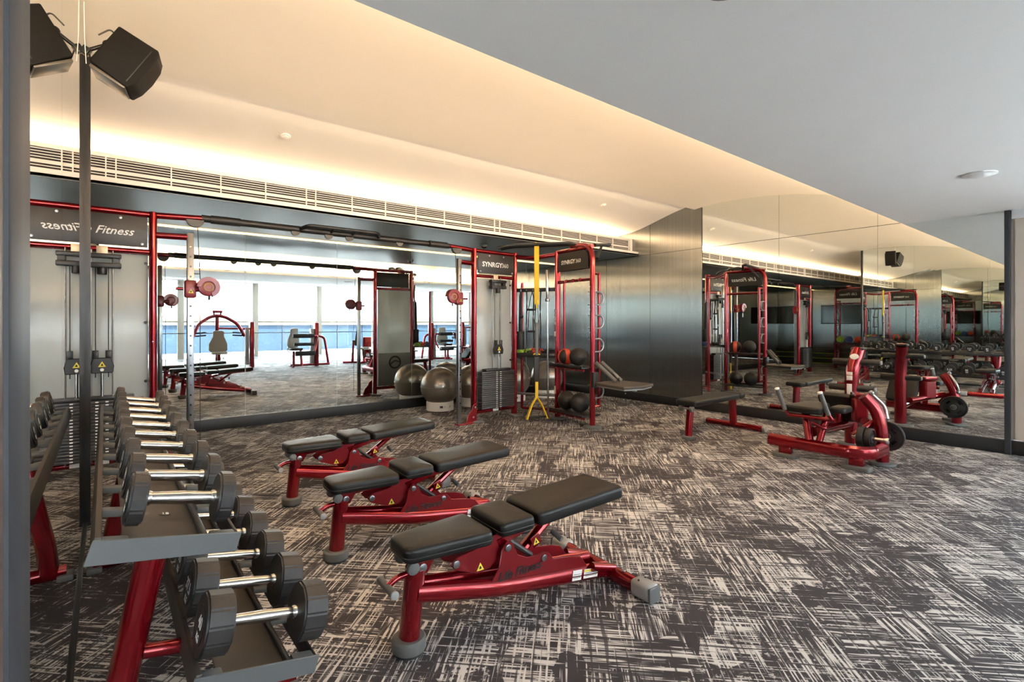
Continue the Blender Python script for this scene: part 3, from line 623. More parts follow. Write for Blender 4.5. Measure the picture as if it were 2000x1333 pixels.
# main beam and seat mount
MB().tube([(5.56, 2.10, 0.28), (6.48, 2.06, 0.26)], 0.045, 12, ry=0.05).build('main_beam', RED, cm)
MB().tube([(5.48, 2.10, 0.18), (5.58, 2.18, 0.47)], 0.040, 12).tube([(5.48, 2.02, 0.18), (5.58, 1.98, 0.47)], 0.032, 12).build('seat_support', RED, cm)
MB().pad(rrect(5.42, 5.92, 1.98, 2.36, 2.06, 2.28, 0.07), 0.475, 0.54, 0.025).build('seat_pad', VINYL, cm)
MB().pad(rrect(5.50, 5.74, 1.80, 1.94, 1.80, 1.94, 0.05), 0.50, 0.56, 0.025).build('thigh_pad', VINYL, cm)
MB().tube([(5.45, 1.86, 0.44), (5.45, 2.28, 0.44)], 0.020, 10).build('handle_bar', RED, cm)
for y, dx in ((1.88, 0.0), (2.28, 0.0)):
    g = MB().tube([(5.45, y, 0.43), (5.42, y+0.03, 0.49)], 0.016, 10).build('handle_root', RED, cm)
    h = MB().tube([(5.42, y+0.03, 0.49), (5.36, y+0.08, 0.70)], 0.021, 14).build('hand_grip', GREYRUB, cm)
    MB().cyl((5.36, y+0.08, 0.695), (5.355, y+0.084, 0.712), 0.023, 14, bev=0.004).build('grip_cap', WHITEGLOSS, h)
MB().tube([(5.55, 1.98, 0.36), (5.45, 1.94, 0.34), (5.42, 2.06, 0.40)], 0.016, 10, bend=0.06).build('release_hook', RED, cm)
# swing arm with knee rollers
MB().tube([(5.86, 1.74, 0.40), (6.40, 1.98, 0.34)], 0.040, 12).build('swing_arm', RED, cm)
MB().prism([(-0.085, -0.12), (0.085, -0.12), (0.085, 0.13), (-0.085, 0.13)], -0.06, 0.06, Matrix.Translation((6.10, 1.86, 0.47)) @ Matrix.Rotation(rad(30), 4, 'Z'), bev=0.018).build('shroud', RED2, cm)
MB().box((6.10, 1.86, 0.625), (0.19, 0.13, 0.05), 0.012, rot=(0, 0, rad(30))).build('shroud_top', RED, cm)
rl = MB().cyl((6.50, 1.84, 0.65), (6.50, 2.28, 0.65), 0.036, 18, bev=0.006).build('knee_roller', BLACKRUB, cm)
rl2 = MB().cyl((6.545, 1.80, 0.94), (6.545, 2.26, 0.94), 0.034, 18, bev=0.006).build('knee_roller', BLACKRUB, cm)
for p in ((6.50, 1.84, 0.65), (6.545, 1.80, 0.94)): MB().cyl((p[0], p[1]-0.012, p[2]), (p[0], p[1], p[2]), 0.022, 14).build('roller_cap', SILVER, cm)
MB().pad(rrect(-0.19, 0.19, -0.17, 0.17, -0.17, 0.17, 0.06), -0.03, 0.03, 0.02, Matrix.Translation((6.24, 2.10, 0.46)) @ Matrix.Rotation(rad(52), 4, 'Y')).build('leg_pad', VINYL, cm)
MB().tube([(6.20, 2.08, 0.28), (6.22, 2.10, 0.44)], 0.03, 10).build('pad_stem', RED, cm)
# plate pegs
MB().cyl((5.84, 1.60, 0.26), (6.10, 1.60, 0.26), 0.022, 16).build('plate_peg', CHROME, cm)
MB().cyl((5.70, 1.80, 0.27), (5.70, 1.53, 0.27), 0.022, 16).build('plate_peg', CHROME, cm)
MB().tube([(5.70, 1.80, 0.27), (5.88, 1.68, 0.40)], 0.03, 10).build('peg_arm', RED, cm)
MB().cyl((5.70, 1.54, 0.27), (5.70, 1.50, 0.27), 0.028, 14, bev=0.004).build('peg_tip', CHROME, cm)
def make_plate(r, th):
    b = MB(); bm = b.bm; seg = 36
    prof = [(0.026, -th/2), (0.05, -th/2), (0.055, -th*0.25), (r*0.78, -th*0.25), (r*0.82, -th/2), (r*0.97, -th/2), (r, -th*0.3), (r, th*0.3), (r*0.97, th/2), (r*0.82, th/2), (r*0.78, th*0.25), (0.055, th*0.25), (0.05, th/2), (0.026, th/2)]
    rings = [[bm.verts.new((z, q*math.cos(2*PI*k/seg), q*math.sin(2*PI*k/seg))) for k in range(seg)] for q, z in prof]; n = len(rings)
    for i in range(n):
        a, c = rings[i], rings[(i+1) % n]
        for k in range(seg):
            if prof[i][0] == 0.055 or prof[(i+1) % n][0] == 0.055:
                if {round(prof[i][0], 3), round(prof[(i+1) % n][0], 3)} == {0.055, round(r*0.78, 3)} and (k % 9) in (3, 4, 5): pass
            bm.faces.new((a[k], a[(k+1) % seg], c[(k+1) % seg], c[k]))
    return b
for i, (x, y, z, rz, r, th, lab) in enumerate(((5.70, 1.655, 0.27, 90, 0.098, 0.05, 'small black weight plate outermost on the short peg of the calf machine'), (5.70, 1.715, 0.27, 90, 0.106, 0.055, 'small black weight plate innermost on the short peg of the calf machine'), (6.02, 1.60, 0.26, 0, 0.145, 0.04, 'large black weight plate on the mirror side of the calf machine'))):
    wp = thing('weight_plate', lab, 'weight plate', (x, y, z), rad(rz), 'weight plates on the calf machine')
    make_plate(r, th).build('disc', BLACKRUB, wp)
    MB().lathe([(0.024, -th/2-0.002), (0.036, -th/2-0.002), (0.036, th/2+0.002), (0.024, th/2+0.002)], 22, Matrix.Rotation(rad(90), 4, 'Y')).build('hub', STEEL, wp)
    for k in range(4):
        a = rad(45+90*k); rr = r*0.55
        for s in (-1, 1):
            MB().box((s*(th*0.26), rr*math.cos(a), rr*math.sin(a)), (0.003, r*0.34, r*0.16), 0.0014, rot=(a+PI/2, 0, 0)).build('grip_slot', TVM, wp)

# ================================================================== CABLE TRAINER (hub rig)
def weight_plates(parent, x0, x1, y, n, z0, pitch, numcols):
    m = None; nm = None
    for k in range(n):
        z = z0+pitch*(k+0.5)
        if m is None:
            m = MB().span((x0, -0.055, -pitch*0.44), (x1, 0.055, pitch*0.44), 0.003).build('stack_plate', DISC, parent); m.location = (0, y, z); q = m
        else: q = dup(m, parent, (0, y, z))
        for xc in numcols:
            if nm is None: nm = MB().box((0, 0, 0), (0.022, 0.001, pitch*0.36)).build('plate_number', PRINTW, q); nm.location = (xc, -0.0558, 0)
            else: dup(nm, q, (xc, -0.0558, 0))
def make_cable_tower(name, label, loc, rz, side, double, sign, w=0.372):
    t = thing(name, label, 'cable machine', loc, rz)
    H = 2.41
    for s in (-1, 1):
        MB().tube([(s*w, 0, 0.03), (s*w, 0, H)], 0.034, 16, ry=0.055, up=(0, 1, 0)).build('upright', RED, t)
        MB().pad(rrect(s*w-0.09, s*w+0.09, -0.13, 0.13, -0.13, 0.13, 0.06), 0.0, 0.035, 0.01).build('foot', GREYRUB, t)
        bolt(t, (s*(w-0.005), -0.055, 1.2), 0.008); bolt(t, (s*(w-0.005), -0.055, 0.62), 0.008)
    MB().tube([(-w, 0, 2.385), (w, 0, 2.385)], 0.028, 12).build('top_bar', RED, t)
    MB().tube([(-w, 0, 2.035), (w, 0, 2.035)], 0.024, 12).build('cross_bar', RED, t)
    MB().tube([(-w, 0, 0.135), (w, 0, 0.135)], 0.028, 12).build('bottom_bar', RED, t)
    MB().box((0, -0.030, 0.135), (0.10, 0.004, 0.035), 0.001).build('sticker', PLATEL, t)
    sg = MB().span((-w+0.045, -0.045, 2.072), (w-0.045, -0.028, 2.350), 0.003).build('sign_board', SIGN, t)
    for sx, sz in ((-1, 2.10), (1, 2.10), (-0.45, 2.325), (0.45, 2.325)): bolt(sg, (sx*(w-0.085), -0.045, sz), 0.013)
    if sign == 'hub':
        text('sign_lettering', 'SYNRGY', 0.095, PRINTW, sg, (-0.075, -0.0465, 2.20), FRONT, 0.0, off=0.002); text('sign_number', '360', 0.084, PLATEL, sg, (0.16, -0.0465, 2.198), FRONT, 0.0)
    else: text('sign_lettering', 'Life Fitness', 0.098, PRINTW, sg, (0.0, -0.0465, 2.20), FRONT, 0.38, off=0.001)
    # frosted shield behind the rods and its clips
    MB().span((-w+0.035, 0.03, 0.20), (w-0.035, 0.036, 2.01), 0.002).build('shield', FROST, t)
    for s in (-1, 1):
        for z in (1.93, 1.38, 0.83): MB().cyl((s*(w-0.055), 0.03, z), (s*(w-0.055), 0.012, z), 0.013, 12).build('shield_clip', BLACKM, t)
    # weight stacks
    cols = ((-0.165, 0.29), (0.165, 0.29)) if double else ((0.0, 0.60),)
    for cx, wd in cols:
        if double: weight_plates(t, cx-wd/2, cx+wd/2, -0.045, 22, 0.17, 0.0275, (cx-0.0+0.035*(1 if cx > 0 else -1),))
        else: weight_plates(t, cx-wd/2, cx+wd/2, -0.045, 19, 0.17, 0.0275, (-0.035, 0.035))
        zt = 0.17+0.0275*(22 if double else 19)
        MB().span((cx-wd*0.38, -0.10, zt), (cx+wd*0.38, 0.0, zt+0.035), 0.006).build('stack_head', BLACKM, t)
        for s in (-1, 1):
            MB().cyl((cx+s*0.075, -0.045, 0.14), (cx+s*0.075, -0.045, 2.02), 0.0065, 10).build('guide_rod', DARKSTEEL, t)
            MB().cyl((cx+s*0.045, -0.060, zt+0.2), (cx+s*0.045, -0.060, 1.9), 0.004, 6).build('cable', BLACKRUB, t)
        # moving pulley with fork
        zp = zt+0.30
        f = MB().prism([(-0.075, -0.06), (0.075, -0.06), (0.085, 0.0), (0.060, 0.075), (-0.060, 0.075), (-0.085, 0.0)], -0.02, 0.02, Matrix.Translation((cx, -0.085, zp)), bev=0.006).build('moving_pulley', BLACKM, t)
        for s in (-1, 1): MB().span((cx+s*0.045-0.022, -0.10, zp+0.06), (cx+s*0.045+0.022, -0.07, zp+0.14), 0.006).build('pulley_ear', BLACKM, f)
        warn(f, (cx, -0.107, zp-0.005), (0, 0, 0), 0.05)
        MB().cyl((cx, -0.107, zp-0.03), (cx, -0.110, zp-0.03), 0.014, 14).build('pulley_mark', PRINTW, f)
        MB().cyl((cx, -0.085, zt+0.03), (cx, -0.085, zp-0.05), 0.012, 10).build('stem', CHROME, f)
        # fixed pulley block hanging under the cross bar
        pb = MB().span((cx-0.135, -0.115, 1.86), (cx+0.135, -0.035, 1.905), 0.008).span((cx-0.135, -0.115, 1.945), (cx+0.135, -0.035, 1.985), 0.008).span((cx-0.125, -0.10, 1.90), (cx-0.075, -0.05, 1.95)).span((cx+0.075, -0.10, 1.90), (cx+0.125, -0.05, 1.95)).cyl((cx, -0.08, 1.80), (cx, -0.08, 1.87), 0.035, 16, bev=0.005).build('fixed_pulley_block', BLACKM, t)
        MB().span((cx-0.04, -0.032, 1.99), (cx+0.04, -0.026, 2.06), 0.002).build('hanger_plate', P('gold_plate', (0.62, 0.50, 0.34), 0.4, 0.4, nz=0.05), pb)
    # back cover with round emblem
    bc = MB().span((-w+0.04, 0.060, 0.18), (w-0.04, 0.070, 0.80), 0.004).build('back_cover', P('back_cover_grey', (0.17, 0.17, 0.165), 0.5, nz=0.05), t)
    MB().tube([(0.11*math.cos(a), 0.072, 0.62+0.11*math.sin(a)) for a in [2*PI*k/28 for k in range(28)]], 0.016, 8, closed=True, up=(0, 1, 0)).build('emblem_ring', BLACKM, bc)
    MB().tube([(-0.10, 0.072, 0.58), (0.0, 0.072, 0.66), (0.10, 0.072, 0.62)], 0.013, 8, bend=0.05, up=(0, 1, 0)).build('emblem_slash', BLACKM, bc)
    # chrome column with travelling pulley on one side
    cx = side*(w+0.29); cy = -0.06
    MB().box((cx, cy, 1.13), (0.058, 0.058, 2.22), 0.010).build('column', STEEL, t)
    hole = None
    for k in range(20):
        if hole is None: hole = MB().cyl((0, 0, 0), (0, -0.002, 0), 0.009, 10).build('column_hole', TVM, t); hole.location = (cx, cy-0.0285, 0.30+0.095*k)
        else: dup(hole, t, (cx, cy-0.0285, 0.30+0.095*k))
    MB().tube([(side*w, 0, 2.20), (cx, cy, 2.20)], 0.030, 12).build('column_arm', RED, t)
    MB().tube([(side*w, 0, 2.385), (side*(w+0.42), -0.03, 2.40)], 0.030, 12).build('top_stub', RED, t)
    MB().prism([(0.075*math.cos(a), 0.075*math.sin(a)) for a in [PI+PI*k/14 for k in range(15)]], -0.022, 0.022, Matrix.Translation((side*(w+0.33), cy, 2.375)), bev=0.004).build('guide_pulley', DISC, t)
    cg = MB().box((cx, cy, 1.70), (0.10, 0.10, 0.17), 0.02).build('carriage', PULLEY, t)
    MB().cyl((cx-side*0.06, cy-0.03, 1.70), (cx-side*0.12, cy-0.03, 1.70), 0.014, 12).build('pull_pin', RED, cg)
    warn(cg, (cx, cy-0.052, 1.66), (0, 0, 0), 0.04)
    MB().tube([(cx+side*0.05, cy-0.03, 1.70), (cx+side*0.11, cy-0.06, 1.70)], 0.028, 12).build('swivel', PULLEY, cg)
    dw = MB().cyl((cx+side*0.14, cy-0.10, 1.72), (cx+side*0.14, cy-0.04, 1.72), 0.088, 24, bev=0.012).build('cable_wheel', PULLEY, cg)
    MB().prism([(0.10*math.cos(a), 0.10*math.sin(a)) for a in [rad(-70)+rad(250)*k/16 for k in range(17)]]+[(0.055*math.cos(a), 0.055*math.sin(a)) for a in [rad(180)-rad(250)*k/16 for k in range(17)]], cy-0.112, cy-0.028, Matrix.Translation((cx+side*0.14, 0, 1.72)), bev=0.003).build('wheel_guard', PULLEY, dw)
    MB().tube([(cx+side*0.14+0.036*math.cos(a), cy-0.101, 1.72+0.036*math.sin(a)) for a in [2*PI*k/18 for k in range(18)]], 0.005, 6, closed=True, up=(0, 1, 0)).build('wheel_mark', GOLD, dw)
    MB().tube([(cx+side*0.15+0.017*math.cos(a), cy-0.07, 1.555+0.045*math.sin(a)) for a in [2*PI*k/18 for k in range(18)]], 0.004, 6, closed=True, up=(0, 1, 0)).build('carabiner', STEEL, cg)
    MB().cyl((cx+side*0.15, cy-0.07, 1.60), (cx+side*0.15, cy-0.07, 1.64), 0.010, 8).build('cable_end', BLACKRUB, cg)
    MB().cyl((cx+side*0.075, cy-0.06, 1.78), (cx+side*0.06, cy, 2.33), 0.0035, 6).cyl((cx+side*0.075, cy-0.06, 0.10), (cx+side*0.075, cy-0.06, 1.64), 0.0035, 6).build('column_cable', BLACKRUB, t)
    MB().span((min(side*w, cx-0.04*(-side)), cy-0.05, 0.0), (max(side*w, cx+0.04*side) if side > 0 else side*w, cy+0.05, 0.022), 0.004).build('floor_plate', RED2, t)
    br = MB().prism([(side*(w+0.02), 0.02), (side*(w+0.20), 0.02), (side*(w+0.16), 0.13), (side*(w+0.10), 0.19), (side*(w+0.08), 0.25), (side*(w+0.02), 0.29)], cy-0.045, cy-0.030, bev=0.003).build('floor_bracket', RED2, t)
    bolt(br, (side*(w+0.08), cy-0.045, 0.09), 0.013); bolt(br, (side*(w+0.05), cy-0.045, 0.22), 0.013)
    return t
tA = make_cable_tower('cable_tower', 'tall red cable tower with script sign at the end of the left mirror', (-0.02, 5.83, 0), 0, 1, False, 'script')
tB = make_cable_tower('cable_tower', 'red cable tower with block letter sign right of the stability balls', (4.37, 5.86, 0), rad(2), -1, False, 'hub')
# bridge between the cable towers
brg = thing('bridge_beam', 'dark overhead beam joining the two red cable towers', 'beam', (0, 0, 0))
MB().tube([(0.74, 5.80, 2.40), (3.58, 5.82, 2.40)], 0.036, 14).build('beam', DARKG, brg)
for x in (0.95, 3.40): MB().tube([(x-0.13, 5.80, 2.40), (x+0.13, 5.80, 2.40)], 0.042, 14).build('grip_sleeve', BLACKRUB, brg)
for x in (1.62, 1.98, 2.22, 2.85): MB().prism([(0.045*math.cos(a), 0.045*math.sin(a)) for a in [PI+PI*k/10 for k in range(11)]], 5.78, 5.82, Matrix.Translation((x, 0, 2.37))).build('hook_disc', DISC, brg)
MB().tube([(1.66, 5.80, 2.40), (1.72, 5.66, 2.43), (2.52, 5.66, 2.43), (2.58, 5.80, 2.40)], 0.020, 10, bend=0.06).build('pull_up_bar', BLACKM, brg)
for x in (2.0, 2.25): MB().tube([(x, 5.66, 2.43), (x, 5.80, 2.40)], 0.016, 8).build('rung', BLACKM, brg)

# ------------------------------------------------------------------ storage tower
def make_storage_tower(name, label, loc, rz, sign1, sign2):
    t = thing(name, label, 'storage tower', loc, rz); w = 0.37
    MB().tube([(-w, 0, 0.03), (-w, 0, 2.40)], 0.030, 16, ry=0.048, up=(0, 1, 0)).build('upright', RED, t)
    MB().tube([(w, 0, 0.03), (w, 0, 2.40), (-0.05, 0, 2.44)], 0.036, 16, ry=0.036, bend=0.26, up=(0, 1, 0), nb=10).build('curved_upright', RED, t)
    MB().tube([(w-0.05, 0.16, 0.25), (w-0.05, 0.16, 2.05)], 0.022, 10).build('rear_rail', RED, t)
    MB().tube([(w-0.05, 0.16, 2.03), (w, 0.0, 2.03)], 0.018, 8).tube([(w-0.05, 0.16, 0.27), (w, 0.0, 0.27)], 0.018, 8).build('rail_link', RED, t)
    for x, r in ((-w, 0.10), (w, 0.115)): MB().lathe([(r, 0), (r+0.004, 0.008), (r, 0.028), (r-0.015, 0.034)], 24, Matrix.Translation((x, 0, 0))).build('foot', GREYRUB, t)
    for k, z in enumerate((2.385, 1.955)): MB().tube([(-w, 0, z), (w, 0, z)], 0.022 if k else 0.028, 12).build('cross_bar', RED, t)
    for x in (-0.15, 0.0, 0.15): MB().sphere((x, -0.02, 1.955), 0.028, 10).build('bar_peg', RED2, t)
    sp_ = [(-w+0.06, 2.10), (w-0.05, 2.10), (w-0.05, 2.26)] + [(w-0.05-0.11+0.11*math.cos(a), 2.24+0.11*math.sin(a)) for a in (0.5, 1.0, 1.5)] + [(-w+0.06, 2.35)]
    for s, sg in ((-1, sign1), (1, sign2)):
        b = MB().prism(sp_, s*0.025, s*0.040, bev=0.002).build('sign_board', SIGN, t)
        r = FRONT if s < 0 else (rad(90), 0, PI)
        if sg == 'hub':
            text('sign_lettering', 'SYNRGY', 0.078, PRINTW, b, (-0.085, s*0.0412, 2.215), r, 0, off=0.002); text('sign_number', '360', 0.074, PLATEL, b, (0.13, s*0.0412, 2.213), r, 0)
        else: text('sign_lettering', 'Life Fitness', 0.105, PRINTW, b, (0, s*0.0412, 2.22), r, 0.38)
    for z in (0.785, 0.155):
        sh = MB().span((-w+0.02, -0.16, z-0.014), (w-0.02, 0.16, z+0.006), 0.004).span((-w+0.02, -0.165, z-0.01), (w-0.02, -0.15, z+0.028), 0.004).build('shelf', BLACKM, t)
        MB().tube([(-w, -0.14, z-0.03), (w, -0.14, z-0.03)], 0.016, 10).build('shelf_bar', RED, sh)
        for x in (-0.2, 0.0, 0.2): bolt(sh, (x, -0.156, z-0.03), 0.008)
    # steel loop handles on the outer side
    for z in (1.70, 1.39, 1.08, 0.47):
        h = MB().tube([(w, 0.01, z+0.085), (w, 0.13, z+0.085)]+[(w, 0.11+0.085*math.cos(a), z+0.085*math.sin(a)) for a in [PI/2-PI*k/10 for k in range(11)]]+[(w, 0.01, z-0.085)], 0.010, 10, up=(1, 0, 0)).build('loop_handle', STEEL, t)
        for dz in (-0.085, 0.085): MB().cyl((w-0.085, 0.0, z+dz), (w-0.03, 0.0, z+dz), 0.007, 8).build('handle_pin', STEEL, h)
    for k, z in enumerate((1.55, 1.49, 1.43, 1.37)): MB().box((-w, -0.050, z), (0.028, 0.003, 0.042), 0.001).build('sticker', PLATEL if k == 3 else SILVER, t)
    MB().box((-w, -0.050, 0.42), (0.03, 0.003, 0.11), 0.001).build('sticker', PLATEL, t)
    MB().box((-w, -0.050, 1.22), (0.034, 0.003, 0.07), 0.001).build('sticker', PLATEL, t)
    for z in (1.85, 1.55, 1.25): bolt(t, (w, -0.036, z), 0.006)
    return t
tC = make_storage_tower('storage_tower', 'red storage tower with medicine ball shelves, looped handles on its outer side', (5.03, 4.915, 0), rad(-96), 'hub', 'script')
def ball(name, label, cat, loc, r, mat, group=None, mat2=None):
    t = thing(name, label, cat, loc, random.uniform(0, 6), group)
    MB().sphere((0, 0, r), r, 28).build('ball_skin', mat, t)
    if mat2:
        for ax in ((1, 0, 0), (0, 1, 0)):
            MB().tube([(r*1.004*math.cos(a)*ax[1] , r*1.004*math.cos(a)*ax[0], r+r*1.004*math.sin(a)) for a in [2*PI*k/30 for k in range(30)]], r*0.03, 8, ry=r*0.3, closed=True, up=(ax[0], ax[1], 0)).build('ball_band', mat2, t)
    else:
        MB().tube([(r*0.998*math.cos(a), r*0.998*math.sin(a), r) for a in [2*PI*k/36 for k in range(36)]], r*0.02, 6, closed=True).build('seam', mat, t)
        MB().cyl((0, 0, 2*r-0.004), (0, 0, 2*r+0.003), r*0.10, 12).build('valve', BLACKM, t)
    return t
def onC(x, y): c, s = math.cos(rad(-96)), math.sin(rad(-96)); return (5.03+c*x-s*y, 4.915+s*x+c*y)
for (x, y, z, r, m, m2, lab) in ((-0.185, 0.0, 0.792, 0.110, BLACKRUB, ORANGE, 'black medicine ball with orange red bands on the upper shelf'),
                                 (0.085, 0.0, 0.792, 0.122, BLACKRUB, None, 'plain black medicine ball beside the banded one on the upper shelf'),
                                 (-0.17, 0.0, 0.162, 0.130, BLACKRUB, None, 'black medicine ball on the lowest shelf, left of the pair'),
                                 (0.115, 0.0, 0.162, 0.132, BLACKRUB, None, 'black medicine ball on the lowest shelf, right of the pair')):
    px, py = onC(x, y); ball('medicine_ball', lab, 'medicine ball', (px, py, z), r, m, 'medicine balls on the storage tower', m2)
# padded step board hooked on the storage tower
bdp = thing('step_board', 'brown grey padded board hooked out from the storage tower', 'board', (0, 0, 0))
MB().pad([(4.83, 3.90), (5.12, 3.82), (5.41, 3.90), (5.36, 4.36), (5.14, 4.45), (4.90, 4.42)], 0.575, 0.612, 0.012).build('board_top', P('board_vinyl', (0.06, 0.048, 0.040), 0.5, nz=0.1, nscale=60), bdp)
MB().pad([(4.85, 3.91), (5.12, 3.84), (5.39, 3.91), (5.34, 4.35), (5.14, 4.44), (4.92, 4.41)], 0.556, 0.578, 0.004).build('board_edge', SILVER, bdp)
MB().tube([(5.02, 4.45, 0.58), (5.13, 3.95, 0.565)], 0.02, 10).build('board_arm', BLACKM, bdp)
MB().box((5.0, 4.51, 0.63), (0.10, 0.05, 0.20), 0.008).build('clamp', DARKG, bdp)
for dx in (-0.05, 0.06): MB().tube([(5.02+dx, 4.47, 0.86), (5.04+dx, 4.40, 0.80), (5.12+dx, 4.22, 0.63)], 0.018, 10, ry=0.028, bend=0.06).build('hook_arm', GREYRUB, bdp)
MB().box((5.13, 4.27, 0.70), (0.05, 0.10, 0.02), 0.004, rot=(rad(40), 0, 0)).build('hook_plate', STEEL, bdp)
MB().cyl((5.10, 3.95, 0.53), (5.10, 3.95, 0.56), 0.03, 14, bev=0.004).build('stop', SILVER, bdp)

# ------------------------------------------------------------------ bridge between cable tower and storage tower
bb = thing('bridge_frame', 'dark and red overhead frame joining cable tower to storage tower', 'beam', (0, 0, 0))
for off in (-0.07, 0.07):
    MB().tube([(4.40+off*0.8, 5.78+off*0.6, 2.44), (4.52+off*0.8, 5.66+off*0.6, 2.47), (5.00+off*0.8, 5.0+off*0.6, 2.47), (5.06+off*0.8, 4.90+off*0.6, 2.44)], 0.022, 12, bend=0.08).build('grip_bar', BLACKM, bb)
MB().tube([(4.74, 5.86, 2.36), (4.86, 5.60, 2.32), (5.07, 5.30, 2.36)], 0.030, 12, bend=0.10).build('red_link', RED, bb)
MB().tube([(5.05, 4.94, 2.42), (5.42, 4.76, 2.47), (5.50, 4.66, 2.46), (5.12, 4.62, 2.42)], 0.022, 10, bend=0.05).tube([(5.36, 4.70, 2.46), (5.14, 4.60, 2.24)], 0.018, 8).build('side_grip', BLACKM, bb)
# accessory rail, shelf and foot bar between the towers
ar = thing('accessory_frame', 'black accessory rail with shelf between the cable tower and storage tower', 'rack', (0, 0, 0))
P0 = Vector((4.76, 5.90, 0)); P1 = Vector((5.09, 5.31, 0)); dd = (P1-P0).normalized(); nn = Vector((-dd.y, dd.x, 0))
def onR(u, v, z): q = P0+(P1-P0)*u+nn*v; return (q.x, q.y, z)
angR = math.atan2(dd.y, dd.x); LR = (P1-P0).length
MB().box(onR(0.5, 0.0, 1.86), (LR, 0.012, 0.055), 0.003, rot=(0, 0, angR)).build('rail', BLACKM, ar)
for u in (0.3, 0.45, 0.6, 0.8):
    p = onR(u, -0.008, 1.86); MB().cyl(p, Vector(p)-nn*0.008, 0.010, 10).build('bolt', STEEL, ar)
MB().box(onR(0.5, 0.17, 0.90), (LR, 0.36, 0.022), 0.004, rot=(0, 0, angR)).box(onR(0.5, -0.01, 0.905), (LR, 0.014, 0.06), 0.003, rot=(0, 0, angR)).build('shelf', BLACKM, ar)
MB().cyl(onR(0, 0, 0.33), onR(1, 0, 0.33), 0.020, 12).build('foot_bar', STEEL, ar)
MB().cyl(onR(0, 0.34, 0.06), onR(1, 0.34, 0.06), 0.020, 12).cyl(onR(0, 0.34, 0.06), onR(0, 0.34, 2.0), 0.022, 12).cyl(onR(1, 0.34, 0.0), onR(1, 0.34, 2.0), 0.022, 12).build('rear_frame', RED, ar)
for u, v, m, lab, kind in ((0.16, 0.10, GREEN, 'folded green resistance band on the black shelf', 'green'), (0.42, 0.20, ORANGE, 'coiled red resistance band on the black shelf', 'red'), (0.84, 0.12, DARKG, 'dark looped ankle strap on the black shelf', 'dark'), (0.66, 0.27, BLUE, 'blue resistance band lying on the black shelf', 'blue')):
    t = thing('resistance_band', lab, 'exercise band', onR(u, v, 0.912), angR, 'bands on the black shelf')
    for j in range(3):
        ph = random.uniform(0, 6); pts = [(0.10*math.cos(a)+0.02*math.sin(3*a+ph), 0.05*math.sin(a)+0.012*math.cos(2*a+ph), 0.015+0.022*j+0.010*math.sin(2*a+ph)) for a in [2*PI*k/24 for k in range(24)]]
        MB().tube(pts, 0.010, 8, ry=0.014, closed=True).build('loop', m, t)
    MB().cyl((0.08, -0.03, 0.03), (0.13, 0.03, 0.05), 0.015, 10, bev=0.003).build('handle', BLACKRUB, t)
# rope handle and suspension handles on the rail
rp = thing('hanging_rope', 'short black rope handle hanging from the accessory rail', 'rope', onR(0.18, -0.03, 0))
MB().tube([(0, 0, 1.84), (0.003, 0, 1.78), (0.0, 0, 1.62), (0.01, 0, 1.50)], 0.018, 10).build('rope', BLACKRUB, rp); MB().sphere((0.01, 0, 1.47), 0.032, 14, (1, 1, 0.9)).build('rope_end', BLACKRUB, rp); MB().cyl((0, 0, 1.82), (0, 0, 1.87), 0.01, 8).build('hook', STEEL, rp)
for k in range(4):
    t = thing('resistance_tube', 'black resistance tube hanging at the back of the accessory rail, %s of four' % ordw[k], 'exercise band', onR(0.28+0.16*k, 0.035, 0), angR, 'tubes hanging behind the rail')
    MB().tube([(0.004*math.sin(z*9+k), 0, 1.85-z) for z in [0.07*j for j in range(13)]], 0.010, 8).build('tube', BLACKRUB, t)
    MB().tube([(-0.045, 0, 0.93), (0, 0, 1.02), (0.045, 0, 0.93), (-0.045, 0, 0.93)], 0.008, 8).build('handle', BLACKRUB, t)
t = thing('foam_baton', 'thick black padded baton hanging at the back of the accessory rail', 'baton', onR(0.12, 0.06, 0), 0)
MB().cyl((0, 0, 1.25), (0, 0, 1.80), 0.03, 14, r2=0.022).cyl((0, 0, 0.98), (0, 0, 1.25), 0.06, 16, bev=0.01).build('body', BLACKRUB, t); MB().tube([(0, 0, 1.79), (0.02, -0.02, 1.86)], 0.006, 8).build('loop', BLACKRUB, t)
# suspension trainer
stp = thing('suspension_trainer', 'yellow and black suspension strap hanging from the bridge frame to the floor', 'strap', (4.735, 5.36, 0), rad(-20))
MB().span((-0.036, -0.004, 1.64), (0.036, 0.004, 2.49), 0.002).span((-0.014, -0.012, 1.58), (0.014, 0.012, 1.70), 0.004).tube([(-0.02, 0, 2.46), (0, 0.03, 2.51), (0.02, 0, 2.46)], 0.012, 8).build('upper_webbing', YELWEB, stp)
MB().tube([(-0.012, 0, 1.62), (-0.03, 0, 1.40), (-0.012, 0, 1.24)], 0.008, 8).tube([(0.012, 0, 1.62), (0.03, 0, 1.42), (0.010, 0, 1.24)], 0.008, 8).build('black_strap', BLACKRUB, stp)
MB().span((-0.022, -0.010, 0.92), (0.022, 0.010, 1.38), 0.004).build('grey_sleeve', MIDG, stp)
MB().span((-0.042, -0.02, 0.55), (0.036, 0.02, 0.90), 0.01).build('pad', BLACKRUB, stp)
MB().tube([(-0.05, 0, 0.93), (-0.01, 0.0, 0.95), (0.05, 0, 0.93)], 0.010, 8, bend=0.02).build('bow', YELWEB, stp)
MB().span((-0.022, -0.008, 0.30), (0.022, 0.008, 0.55), 0.004).build('lower_webbing', YELWEB, stp)
